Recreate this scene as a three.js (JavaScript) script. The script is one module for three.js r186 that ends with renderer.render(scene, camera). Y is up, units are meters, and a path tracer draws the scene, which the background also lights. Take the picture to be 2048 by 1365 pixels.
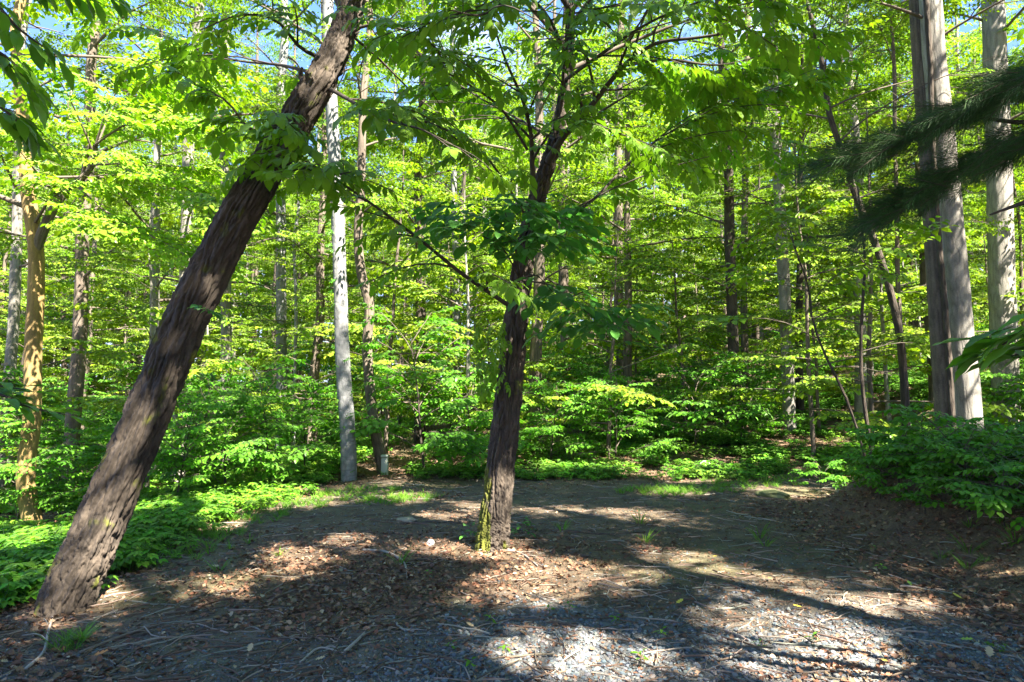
import * as THREE from 'three';
import { ImprovedNoise } from 'three/addons/math/ImprovedNoise.js';
import { mergeGeometries } from 'three/addons/utils/BufferGeometryUtils.js';

// ---------------------------------------------------------------- camera, sky, sun, exposure
const scene = new THREE.Scene();
const W = 2048, HGT = 1365, F = 1334, EYE = 1.6, PITCH = 4.6 * Math.PI / 180;
const camera = new THREE.PerspectiveCamera(2 * Math.atan(HGT / 2 / F) * 180 / Math.PI, W / HGT, 0.05, 600);
camera.position.set(0, EYE, 0);
camera.rotation.x = PITCH;
scene.add(camera);

const SUN = new THREE.Vector3(0.5, 0.95, 0.55).normalize();
const sunLight = new THREE.DirectionalLight(new THREE.Color(1, 0.93, 0.78), 5);
sunLight.position.copy(SUN).multiplyScalar(60).add(new THREE.Vector3(0, 0, -15));
sunLight.target.position.set(0, 0, -15);
sunLight.castShadow = true;
sunLight.shadow.mapSize.set(4096, 4096);
Object.assign(sunLight.shadow.camera, { left: -40, right: 40, top: 40, bottom: -40, near: 1, far: 140 });
scene.add(sunLight, sunLight.target);

const noiseP = new ImprovedNoise();
const N3 = (x, y, z) => noiseP.noise(x, y, z);
const fbm = (x, y, z, o = 4) => { let a = 0, s = 1, t = 0; for (let i = 0; i < o; i++) { a += s * N3(x, y, z); t += s; x *= 2.03; y *= 2.03; z *= 2.03; s *= 0.5; } return a / t; };
const clamp = (x, a = 0, b = 1) => Math.min(b, Math.max(a, x));
const smooth = (a, b, x) => { const t = clamp((x - a) / (b - a)); return t * t * (3 - 2 * t); };
const lerp = (a, b, t) => a + (b - a) * t;
function RNG(seed) { let a = seed >>> 0; return () => { a = a + 0x6D2B79F5 | 0; let t = Math.imul(a ^ a >>> 15, 1 | a); t = t + Math.imul(t ^ t >>> 7, 61 | t) ^ t; return ((t ^ t >>> 14) >>> 0) / 4294967296; }; }
const V = (x, y, z) => new THREE.Vector3(x, y, z);
const UP = V(0, 1, 0);

{ // clear blue sky with thin bright cloud
  const w = 1024, h = 512, data = new Float32Array(w * h * 4);
  for (let j = 0; j < h; j++) for (let i = 0; i < w; i++) {
    const el = ((j + 0.5) / h - 0.5) * Math.PI, az = ((i + 0.5) / w - 0.5) * 2 * Math.PI;
    const y = Math.sin(el), x = Math.cos(el) * Math.cos(az), z = Math.cos(el) * Math.sin(az);
    const up = Math.max(0, y), k = Math.pow(1 - up, 5);
    let r = lerp(0.042, 0.25, k), g = lerp(0.095, 0.29, k), b = lerp(0.25, 0.34, k);
    const q = 1 / (up + 0.35);
    const c = smooth(0.16, 0.58, fbm(x * q * 1.6 + 7, y * 2, z * q * 1.6 + 3, 5)) * 0.9;
    r = lerp(r, 0.5, c); g = lerp(g, 0.52, c); b = lerp(b, 0.58, c);
    const o = (j * w + i) * 4; data[o] = r; data[o + 1] = g; data[o + 2] = b; data[o + 3] = 1;
  }
  const t = new THREE.DataTexture(data, w, h, THREE.RGBAFormat, THREE.FloatType);
  t.mapping = THREE.EquirectangularReflectionMapping; t.magFilter = t.minFilter = THREE.LinearFilter; t.needsUpdate = true;
  scene.background = t; scene.environment = t;
}
const renderer = new THREE.WebGLRenderer({ antialias: true });
renderer.toneMapping = THREE.LinearToneMapping;
renderer.toneMappingExposure = 7.6;
renderer.shadowMap.enabled = true;

// ---------------------------------------------------------------- naming helpers
const taken = {};
function numbered(n) { const k = taken[n] = (taken[n] ?? -1) + 1; return k ? `${n}_${String(k).padStart(3, '0')}` : n; }
function tag(o, label, category, group, kind) {
  if (label) o.userData.label = label; if (category) o.userData.category = category;
  if (group) o.userData.group = group; if (kind) o.userData.kind = kind; return o;
}
function thing(name, label, category, pos = [0, 0, 0], group) {
  const o = new THREE.Group(); o.name = numbered(name); o.position.set(...pos); scene.add(o);
  return tag(o, label, category, group);
}
function part(name, geo, mat, parent) { const m = new THREE.Mesh(geo, mat); m.name = name; parent.add(m); return m; }
function copyOf(src, label, group) { const c = src.clone(); c.name = numbered(src.userData.base); c.userData = { ...src.userData, label, group }; scene.add(c); return c; }

// ---------------------------------------------------------------- terrain
function toeX(d) { return 3.75 + smooth(9, 14, d) * 7 + 0.2 * N3(d * 0.5, 3.1, 0); }
function baseH(x, z) {
  const d = -z, toe = toeX(d);
  let h = smooth(toe, toe + 1.9, x) * 0.78 + Math.max(0, x - toe - 1) * 0.10;
  h += Math.max(0, d - 13) * (0.03 + 0.085 * smooth(-4, 6, x));
  h -= smooth(-3.8, -9, x) * 0.55;
  h += 0.10 * N3(x * 0.22, 0.5, z * 0.22);
  return h;
}
const clearing = (x, z) => { const d = -z, n = 0.55 * N3(x * 0.7, 9, z * 0.7) + 0.3 * N3(x * 2.1, 4, z * 2.1); return smooth(-3.9, -3.1, x + n + Math.max(0, d - 10) * -0.3) * (1 - smooth(toeX(d) - 0.5, toeX(d) + 0.3, x + n)) * (1 - smooth(11.8, 13, d + n * 1.4)); };
function H(x, z) {
  const c = clearing(x, z);
  return baseH(x, z) + (0.02 + 0.04 * (1 - c)) * N3(x * 1.1, 2, z * 1.1) + 0.012 * N3(x * 5, 5, z * 5) + 0.006 * N3(x * 13, 7, z * 13);
}
// a pixel of the photograph as a direction, and where that direction meets the terrain
function dirAt(px, py) { const x = (px - W / 2) / F, y = -(py - HGT / 2) / F, c = Math.cos(PITCH), s = Math.sin(PITCH); return V(x, y * c + s, y * s - c); }
function at(px, py, d) { const v = dirAt(px, py); return v.multiplyScalar(d / -v.z).add(V(0, EYE, 0)); }
function groundAt(px, py) { const v = dirAt(px, py); let t = 1; for (; t < 90; t += 0.02) { const y = EYE + v.y * t; if (y < H(v.x * t, v.z * t)) break; } return V(v.x * t, H(v.x * t, v.z * t), v.z * t); }
const onGround = (x, z) => V(x, H(x, z), z);

// ---------------------------------------------------------------- textures
function vnoise(px, py, seed) { // tileable value noise
  const g = new Float32Array(px * py), r = RNG(seed); for (let i = 0; i < g.length; i++) g[i] = r();
  return (u, v) => { const x = u * px, y = v * py, xi = Math.floor(x), yi = Math.floor(y), fx = x - xi, fy = y - yi, a = fx * fx * (3 - 2 * fx), b = fy * fy * (3 - 2 * fy); const m = (p, q) => g[((q % py + py) % py) * px + (p % px + px) % px]; return lerp(lerp(m(xi, yi), m(xi + 1, yi), a), lerp(m(xi, yi + 1), m(xi + 1, yi + 1), a), b); };
}
function tex(w, h, fn, srgb = true) {
  const d = new Uint8Array(w * h * 4);
  for (let j = 0; j < h; j++) for (let i = 0; i < w; i++) { const c = fn(i / w, j / h), o = (j * w + i) * 4; for (let k = 0; k < 3; k++) { const v = clamp(c[k]); d[o + k] = 255 * (srgb ? (v <= 0.0031308 ? 12.92 * v : 1.055 * v ** (1 / 2.4) - 0.055) : v); } d[o + 3] = 255; }
  const t = new THREE.DataTexture(d, w, h); t.wrapS = t.wrapT = THREE.RepeatWrapping; t.magFilter = THREE.LinearFilter; t.minFilter = THREE.LinearMipmapLinearFilter; t.generateMipmaps = true;
  if (srgb) t.colorSpace = THREE.SRGBColorSpace; t.needsUpdate = true; return t;
}
function barkMat(a, b, seed, o = {}) {
  const n1 = vnoise(o.fx ?? 14, o.fy ?? 4, seed), n2 = vnoise(40, 16, seed + 1), n3 = vnoise(110, 70, seed + 2), n4 = vnoise(5, 5, seed + 3);
  const ht = (u, v) => { const w = u + 0.02 * n2(u, v); const f = Math.abs(n1(w, v) - 0.5) * 2; return clamp(Math.pow(f, 0.7) * 0.65 + n2(u, v) * 0.22 + n3(u, v) * 0.13); };
  const col = tex(256, 512, (u, v) => { const k = ht(u, v), p = n4(u, v), q = 0.85 + 0.3 * n3(v, u); return [0, 1, 2].map(i => lerp(b[i], a[i], clamp(k * 0.9 + p * 0.35 - 0.1)) * q); });
  const bump = tex(256, 512, (u, v) => { const k = ht(u, v); return [k, k, k]; }, false);
  const m = new THREE.MeshStandardMaterial({ map: col, bumpMap: bump, bumpScale: o.bump ?? 0.015, roughness: 0.92, vertexColors: true });
  return m;
}
const B = {
  dark: barkMat([0.115, 0.088, 0.068], [0.02, 0.015, 0.012], 11, { bump: 0.014, fx: 15, fy: 9 }),
  brown: barkMat([0.21, 0.165, 0.13], [0.06, 0.046, 0.036], 21),
  grey: barkMat([0.34, 0.315, 0.28], [0.12, 0.108, 0.094], 31, { bump: 0.008 }),
  pale: barkMat([0.30, 0.30, 0.305], [0.12, 0.12, 0.125], 41, { fx: 9, fy: 12, bump: 0.008 }),
  ochre: barkMat([0.40, 0.27, 0.10], [0.15, 0.10, 0.045], 51, { bump: 0.008 }),
  twig: new THREE.MeshStandardMaterial({ color: new THREE.Color(0.06, 0.047, 0.036), roughness: 0.9 }),
  limb: new THREE.MeshStandardMaterial({ color: new THREE.Color(0.12, 0.095, 0.075), roughness: 0.9 }),
};
const leafMat = new THREE.MeshPhysicalMaterial({ color: 0xffffff, vertexColors: true, roughness: 1, transmission: 0.5, thickness: 0, side: THREE.DoubleSide, clearcoat: 0.5, clearcoatRoughness: 0.34, specularIntensity: 0.3 });
const dryMat = new THREE.MeshStandardMaterial({ color: 0xffffff, vertexColors: true, roughness: 0.85, side: THREE.DoubleSide });
const needleMat = new THREE.MeshStandardMaterial({ color: 0xffffff, vertexColors: true, roughness: 0.7, side: THREE.DoubleSide });

// ---------------------------------------------------------------- geometry helpers
function tube(pts, radii, rs, n, o = {}) {
  const c = new THREE.CatmullRomCurve3(pts, false, 'centripetal'), P = [], U = [], C = [], I = [];
  const len = c.getLength(), T = V(), Nn = V(), Bn = V(); let prev = null;
  const rMean = o.uvR ?? (radii[0] + radii[radii.length - 1]) / 2, cols = Math.max(1, Math.round(2 * Math.PI * rMean / 0.6));
  for (let j = 0; j <= n; j++) {
    const t = j / n, p = c.getPoint(t); T.copy(c.getTangent(t));
    if (!prev) { Nn.set(1, 0, 0); if (Math.abs(T.x) > 0.9) Nn.set(0, 0, 1); } Nn.addScaledVector(T, -Nn.dot(T)).normalize(); prev = 1; Bn.crossVectors(T, Nn);
    const f = t * (radii.length - 1), k = Math.min(radii.length - 2, Math.floor(f)), R = lerp(radii[k], radii[k + 1], f - k), s = t * len;
    for (let i = 0; i <= rs; i++) {
      const a = (i % rs) / rs * 2 * Math.PI, ca = Math.cos(a), sa = Math.sin(a);
      const r = R + (o.disp ? o.disp(ca, sa, s, R) : 0);
      const q = V().copy(p).addScaledVector(Nn, ca * r).addScaledVector(Bn, sa * r);
      P.push(q.x, q.y, q.z); U.push(i / rs * cols, s / 1.2);
      const col = o.color ? o.color(q, s, ca * R, sa * R, r - R) : [1, 1, 1]; C.push(...col);
    }
  }
  for (let j = 0; j < n; j++) for (let i = 0; i < rs; i++) { const a = j * (rs + 1) + i, b = a + 1, d = a + rs + 1, e = d + 1; I.push(a, b, d, b, e, d); }
  if (o.cap) { const e = n * (rs + 1), p = c.getPoint(1), k = P.length / 3; P.push(p.x, p.y, p.z); U.push(0, 0); C.push(1, 1, 1); for (let i = 0; i < rs; i++) I.push(e + i, e + i + 1, k); const p0 = c.getPoint(0); P.push(p0.x, p0.y, p0.z); U.push(0, 0); C.push(1, 1, 1); for (let i = 0; i < rs; i++) I.push(i + 1, i, k + 1); }
  const g = new THREE.BufferGeometry();
  g.setAttribute('position', new THREE.Float32BufferAttribute(P, 3)); g.setAttribute('uv', new THREE.Float32BufferAttribute(U, 2)); g.setAttribute('color', new THREE.Float32BufferAttribute(C, 3));
  g.setIndex(I); g.computeVertexNormals();
  const nn = g.attributes.normal; for (let j = 0; j <= n; j++) { const a = j * (rs + 1), b = a + rs, x = nn.getX(a) + nn.getX(b), y = nn.getY(a) + nn.getY(b), z = nn.getZ(a) + nn.getZ(b), l = Math.hypot(x, y, z) || 1; nn.setXYZ(a, x / l, y / l, z / l); nn.setXYZ(b, x / l, y / l, z / l); }
  return g;
}
class Soup { // collects leaves and stems with a colour each
  constructor() { this.P = []; this.C = []; this.I = []; }
  leaf(p, d, n, len, wid, lod, col, o = {}) {
    const X = V().copy(d).normalize(), Y = V().copy(n).addScaledVector(X, -X.dot(n)).normalize(), Z = V().crossVectors(X, Y), k0 = this.P.length / 3;
    const push = (a, b, c) => { this.P.push(p.x + X.x * a + Y.x * b + Z.x * c, p.y + X.y * a + Y.y * b + Z.y * c, p.z + X.z * a + Y.z * b + Z.z * c); this.C.push(col[0], col[1], col[2]); };
    const fold = o.fold ?? 0.22, curl = o.curl ?? 0.18;
    if (lod === 0) { push(0, 0, 0); push(len * 0.45, fold * wid * 0.5, wid / 2); push(len, -curl * len, 0); push(len * 0.45, fold * wid * 0.5, -wid / 2); this.I.push(k0, k0 + 1, k0 + 2, k0, k0 + 2, k0 + 3); return; }
    const st = lod === 1 ? [[0, 0], [0.35, 0.95], [0.68, 0.75], [1, 0]] : (o.shape ?? [[0, 0], [0.13, 0.5], [0.33, 0.92], [0.55, 1], [0.75, 0.72], [0.9, 0.3], [1, 0]]);
    st.forEach(([t, w], i) => { const y = -curl * len * t * t, h = w * wid / 2; if (i === 0 || i === st.length - 1) push(t * len, y, 0); else { const wv = lod === 2 ? (i % 2 ? 0.02 : -0.015) * len : 0; push(t * len, y + fold * h + wv, h); push(t * len, y, 0); push(t * len, y + fold * h - wv, -h); } });
    let a = k0 + 1; this.I.push(k0, a, a + 1, k0, a + 1, a + 2);
    for (let i = 1; i < st.length - 2; i++) { const b = a + 3; this.I.push(a, b, a + 1, a + 1, b, b + 1, a + 1, b + 1, a + 2, a + 2, b + 1, b + 2); a = b; }
    const e = a + 3; this.I.push(a, e, a + 1, a + 1, e, a + 2);
  }
  stem(a, b, r0, r1, col) {
    const T = V().subVectors(b, a).normalize(), s = Math.abs(T.y) > 0.9 ? V(1, 0, 0) : UP, N = V().crossVectors(T, s).normalize(), M = V().crossVectors(T, N), k = this.P.length / 3;
    for (const [p, r] of [[a, r0], [b, r1]]) for (let i = 0; i < 3; i++) { const c = Math.cos(i * 2.0944) * r, q = Math.sin(i * 2.0944) * r; this.P.push(p.x + N.x * c + M.x * q, p.y + N.y * c + M.y * q, p.z + N.z * c + M.z * q); this.C.push(...col); }
    for (let i = 0; i < 3; i++) { const j = (i + 1) % 3; this.I.push(k + i, k + j, k + 3 + i, k + j, k + 3 + j, k + 3 + i); }
  }
  geo() { const g = new THREE.BufferGeometry(); g.setAttribute('position', new THREE.Float32BufferAttribute(this.P, 3)); g.setAttribute('color', new THREE.Float32BufferAttribute(this.C, 3)); g.setIndex(this.I); g.computeVertexNormals(); return g; }
}
const BROWN = [0.07, 0.055, 0.035];
const vary = (c, r, a = 0.3) => { const k = 1 + (r() - 0.5) * a * 2, y = 1 + (r() - 0.5) * a * 0.8; return [c[0] * k * y, c[1] * k, c[2] * k]; };
// flat leafy twig along +x, its upper side towards +y
function spray(seed, o) {
  const r = RNG(seed), S = new Soup(), { L, leaf, wid, n, lod, col } = o, tilt = o.tilt ?? 0.5;
  const twig = (a, dir, len, count) => {
    const pts = [a.clone()]; const d = dir.clone(); let p = a.clone(); const m = 3;
    for (let i = 0; i < m; i++) { d.y -= 0.05; d.x += (r() - 0.5) * 0.2; d.z += (r() - 0.5) * 0.3; d.normalize(); const q = p.clone().addScaledVector(d, len / m); S.stem(p, q, 0.0035 * (1 - i / 4), 0.0025 * (1 - i / 4), BROWN); p = q; pts.push(q); }
    for (let i = 0; i < count; i++) {
      const t = (i + 0.6) / count, f = Math.min(m - 1e-3, t * m), k = Math.floor(f), q = pts[k].clone().lerp(pts[k + 1], f - k), s = i % 2 ? 1 : -1, an = s * (0.75 + r() * 0.5) * (i === count - 1 ? 0.1 : 1);
      const ld = V(d.x * Math.cos(an) - d.z * Math.sin(an), -0.12 - r() * 0.3, d.x * Math.sin(an) + d.z * Math.cos(an));
      const nn = V((r() - 0.5) * tilt * 1.6, 1, (r() - 0.5) * tilt * 1.6), sz = 0.7 + r() * 0.55;
      S.leaf(q, ld, nn, leaf * sz, wid * sz, lod, vary(col, r), { curl: 0.1 + r() * 0.25 });
    }
  };
  twig(V(0, 0, 0), V(1, 0.05, 0), L, Math.ceil(n * 0.4));
  const subs = o.subs ?? 4;
  for (let i = 0; i < subs; i++) { const t = 0.12 + 0.7 * i / subs, s = i % 2 ? 1 : -1, a = s * (0.7 + r() * 0.4); twig(V(L * t, (r() - 0.5) * 0.04, 0), V(Math.cos(a), 0.05 * (r() - 0.5), Math.sin(a)), L * (0.62 - t * 0.4), Math.ceil(n * 0.6 / subs)); }
  return S.geo();
}
// compound leaf: leaflets in pairs along a stalk, +x outwards, hanging a little
function compoundLeaf(seed, o) {
  const r = RNG(seed), S = new Soup(), { leaf, wid, pairs, col, gap } = o;
  let p = V(0, 0, 0), d = V(1, 0.08, 0); const tone = vary(col, r, 0.15);
  for (let i = 0; i <= pairs; i++) {
    d.y -= 0.09; d.normalize(); const q = p.clone().addScaledVector(d, i === 0 ? gap * 1.4 : gap); S.stem(p, q, 0.0028, 0.0022, [0.09, 0.12, 0.03]); p = q;
    const sz = lerp(0.7, 1.05, i / pairs) * (0.9 + r() * 0.2);
    if (i === pairs) S.leaf(p, V(d.x, d.y - 0.15, 0), V(0, 1, (r() - 0.5) * 0.4), leaf * sz * 1.1, wid * sz * 1.15, 2, vary(tone, r, 0.1), { curl: 0.2 });
    else for (const s of [-1, 1]) { const a = s * (0.85 - 0.12 * i + r() * 0.2); S.leaf(p, V(Math.cos(a), -0.2 - r() * 0.25, Math.sin(a)), V((r() - 0.5) * 0.3, 1, (r() - 0.5) * 0.5), leaf * sz, wid * sz, 2, vary(tone, r, 0.1), { curl: 0.12 + r() * 0.2 }); }
  }
  return S.geo();
}
// ---------------------------------------------------------------- growing branches
function limbPath(p, az, el, len, droop, r, n = 5) {
  const out = [p.clone()], d = V(Math.cos(az) * Math.cos(el), Math.sin(el), Math.sin(az) * Math.cos(el)); let q = p.clone();
  for (let i = 0; i < n; i++) { q = q.clone().addScaledVector(d, len / n); out.push(q); d.y -= droop / n; d.x += (r() - 0.5) * 0.32; d.z += (r() - 0.5) * 0.32; d.y += (r() - 0.5) * 0.12; d.normalize(); }
  return out;
}
function lengthOf(p) { let l = 0; for (let i = 1; i < p.length; i++) l += p[i].distanceTo(p[i - 1]); return l; }
function growLimb(pts, r0, r1, out, r, o) {
  const len = lengthOf(pts), c = new THREE.CatmullRomCurve3(pts, false, 'centripetal');
  out.geos.push(tube(pts, [r0, lerp(r0, r1, 0.55), r1], o.rs ?? 5, Math.max(4, Math.round(len / (o.seg ?? 0.35)))));
  const subs = Math.max(2, Math.round(len * o.subs)); let side = r() < 0.5 ? 1 : -1;
  const sites = (curve, l, from, gap) => { for (let s = l * from + gap * r(); s <= l; s += gap * (0.7 + 0.6 * r())) { const t = Math.min(1, s / l); out.sites.push({ p: curve.getPoint(t), d: curve.getTangent(t), s: (side = -side) }); } };
  for (let k = 0; k < subs; k++) {
    const t = lerp(o.from ?? 0.25, 0.96, (k + r() * 0.7) / subs), p = c.getPoint(t), d = c.getTangent(t); side = -side;
    const az = Math.atan2(d.z, d.x) + side * (0.6 + r() * 0.5), el = Math.asin(clamp(d.y, -1, 1)) * 0.5 + (r() - 0.4) * 0.5, sl = len * (o.subLen ?? 0.42) * (1.1 - 0.6 * t) * (0.7 + 0.6 * r());
    const sp = limbPath(p, az, el, sl, (o.droop ?? 0.4) * (0.5 + r()), r, 4), rr = lerp(r0, r1, t) * 0.6;
    out.geos.push(tube(sp, [rr, 0.004], 4, 5)); sites(new THREE.CatmullRomCurve3(sp), sl, 0.15, o.gap);
  }
  sites(c, len, Math.max(0.35, o.from ?? 0), o.gap);
}
const M4 = new THREE.Matrix4();
function siteMatrix(s, r, o) {
  const az = Math.atan2(s.d.z, s.d.x) + s.s * (0.35 + r() * 0.6), el = (o.hang ?? -0.1) + (r() - 0.5) * (o.spread ?? 0.6) + s.d.y * 0.3;
  const X = V(Math.cos(az) * Math.cos(el), Math.sin(el), Math.sin(az) * Math.cos(el)), Y = V((r() - 0.5) * (o.roll ?? 0.7), 1, (r() - 0.5) * (o.roll ?? 0.7));
  Y.addScaledVector(X, -X.dot(Y)).normalize(); const Z = V().crossVectors(X, Y), k = (o.scale ?? 1) * (0.75 + r() * 0.5);
  return M4.makeBasis(X.multiplyScalar(k), Y.multiplyScalar(k), Z.multiplyScalar(k)).setPosition(s.p).clone();
}
function tint(r, t = [1, 1, 1], a = 0.35) { const k = 1 + (r() - 0.5) * a, y = 1 + (r() - 0.5) * a * 0.7; return new THREE.Color().setRGB(t[0] * k * y, t[1] * k, t[2] * k); }
function crown(name, geo, mats, tintv, r, parent, mat = leafMat) {
  const m = new THREE.InstancedMesh(geo, mat, mats.length); m.name = name; m.userData.kind = 'stuff';
  mats.forEach((x, i) => { m.setMatrixAt(i, x); m.setColorAt(i, tint(r, tintv)); }); parent.add(m); return m;
}
// gaps in the canopy: lines from sunlit spots of the photograph up to the sun
const gaps = [];
function sunGap(p, rad) { gaps.push([p, rad]); }
const inGap = (q, ext = 0) => gaps.some(([p, rad]) => { const dx = q.x - p.x, dy = q.y - p.y, dz = q.z - p.z, t = dx * SUN.x + dy * SUN.y + dz * SUN.z; if (t < 0.4) return false; return (dx - SUN.x * t) ** 2 + (dy - SUN.y * t) ** 2 + (dz - SUN.z * t) ** 2 < (rad + ext) ** 2; });

const gapHit = (m, base, L, ext = 0.08) => [0.1, 0.4, 0.75, 1].some(t => inGap(V(L * t, 0, 0).applyMatrix4(m).add(base), ext));
// ---------------------------------------------------------------- leaf kinds
const GREEN = [0.195, 0.35, 0.008], DEEP = [0.115, 0.32, 0.01];
const SP = {
  fine: [1, 2].map(s => spray(s, { L: 0.62, leaf: 0.085, wid: 0.05, n: 34, lod: 0, col: GREEN })),
  maple: [3, 4].map(s => spray(s, { L: 0.6, leaf: 0.10, wid: 0.075, n: 26, lod: 1, col: GREEN })),
  shrub: [5, 6].map(s => spray(s, { L: 0.42, leaf: 0.085, wid: 0.055, n: 20, lod: 1, col: DEEP })),
  far: [7].map(s => spray(s, { L: 0.62, leaf: 0.11, wid: 0.07, n: 22, lod: 0, col: GREEN, subs: 3 })),
};
const COMPOUND = [1, 2, 3, 4].map(s => compoundLeaf(40 + s, { leaf: 0.125, wid: 0.058, pairs: 2 + s % 2, gap: 0.05, col: [0.165, 0.33, 0.008] }));
const BROAD = [1, 2, 3].map(s => compoundLeaf(60 + s, { leaf: 0.15, wid: 0.09, pairs: 1, gap: 0.06, col: [0.085, 0.29, 0.03] }));

// a free tree: trunk along pts (own axes), limbs, crown of leafy twigs
function tree(name, label, category, base, group, o) {
  const r = RNG(o.seed), g = thing(name, label, category, [base.x, base.y, base.z], group); g.userData.base = name;
  const pts = o.pts, c = new THREE.CatmullRomCurve3(pts, false, 'centripetal');
  part('trunk', tube(pts, o.radii, o.rs ?? 14, o.n ?? Math.round(c.getLength() / 0.3), { disp: o.disp ?? ((ca, sa, s, R) => R * (0.35 * Math.exp(-s / (R * 2.2)) * (1 + 0.5 * Math.cos(Math.atan2(sa, ca) * 4 + o.seed)) + 0.09 * N3(ca * 2 + o.seed, s * 1.1, sa * 2))), color: o.color }), o.bark, g);
  const out = { geos: [], sites: [] };
  for (let k = 0; k < o.limbs; k++) {
    const f = (k + r() * 0.8) / o.limbs, t = lerp(o.from, 0.985, f), p = c.getPoint(t), R = lerp(o.radii[0], o.radii[o.radii.length - 1], t);
    const len = o.len * (o.shape ? o.shape(f) : Math.sin(Math.PI * lerp(0.22, 0.96, f))) * (0.7 + r() * 0.6);
    growLimb(limbPath(p, k * 2.4 + r() * 0.9, (o.el ?? 0.25) + f * 0.5 + (r() - 0.5) * 0.4, len, o.droop ?? 0.5, r), Math.max(0.008, Math.min(R * 0.5, len * 0.013)), 0.004, out, r, { subs: o.subs ?? 1.7, gap: o.gap ?? 0.3, droop: o.droop, from: o.bare });
  }
  if (out.geos.length) part('branches', mergeGeometries(out.geos), o.limbMat ?? B.limb, g);
  let ms = out.sites.map(s => siteMatrix(s, r, o)); if (o.keep) ms = ms.filter(m => r() < o.keep && !gapHit(m, base, 0.6, 0.17));
  if (ms.length) crown('crown', o.spray, ms, o.tint, r, g);
  return g;
}
const straight = (h, seed, lean = 0.03) => { const r = RNG(seed), out = []; let x = 0, z = 0; const lx = (r() - 0.5) * lean, lz = (r() - 0.5) * lean; for (let i = 0; i <= 7; i++) { const t = i / 7; out.push(V(x + lx * h * t, t * h - 0.15 * (i === 0), z + lz * h * t)); x += (r() - 0.5) * 0.18 * Math.min(1, h / 10); z += (r() - 0.5) * 0.18 * Math.min(1, h / 10); } return out; };
// trunk traced at a distance: pixels to points relative to the base, then carried on upwards
function traced(px, d0, d1, extra = 0) {
  const base = groundAt(px[0][0], px[0][1]); const w = px.map(([x, y], i) => i === 0 ? V().copy(base).setComponent(2, -(d0 ?? -base.z)) : at(x, y, lerp(d0 ?? -base.z, d1 ?? d0 ?? -base.z, i / (px.length - 1))));
  if (d0) { const p = at(px[0][0], px[0][1], d0); w[0] = V(p.x, H(p.x, p.z), p.z); }
  const b = w[0].clone(); const pts = w.map(p => p.clone().sub(b)); pts.unshift(pts[0].clone().add(V(0, -0.25, 0)));
  if (extra) { const a = pts[pts.length - 1], e = pts[pts.length - 2], d = a.clone().sub(e).normalize().lerp(UP, 0.5).normalize(); for (let k = 1; k <= 3; k++) pts.push(a.clone().addScaledVector(d, extra * k / 3).add(V(0.1 * Math.sin(k * 2), 0, 0.1 * Math.cos(k * 3)))); }
  return { base: b, pts };
}
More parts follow.
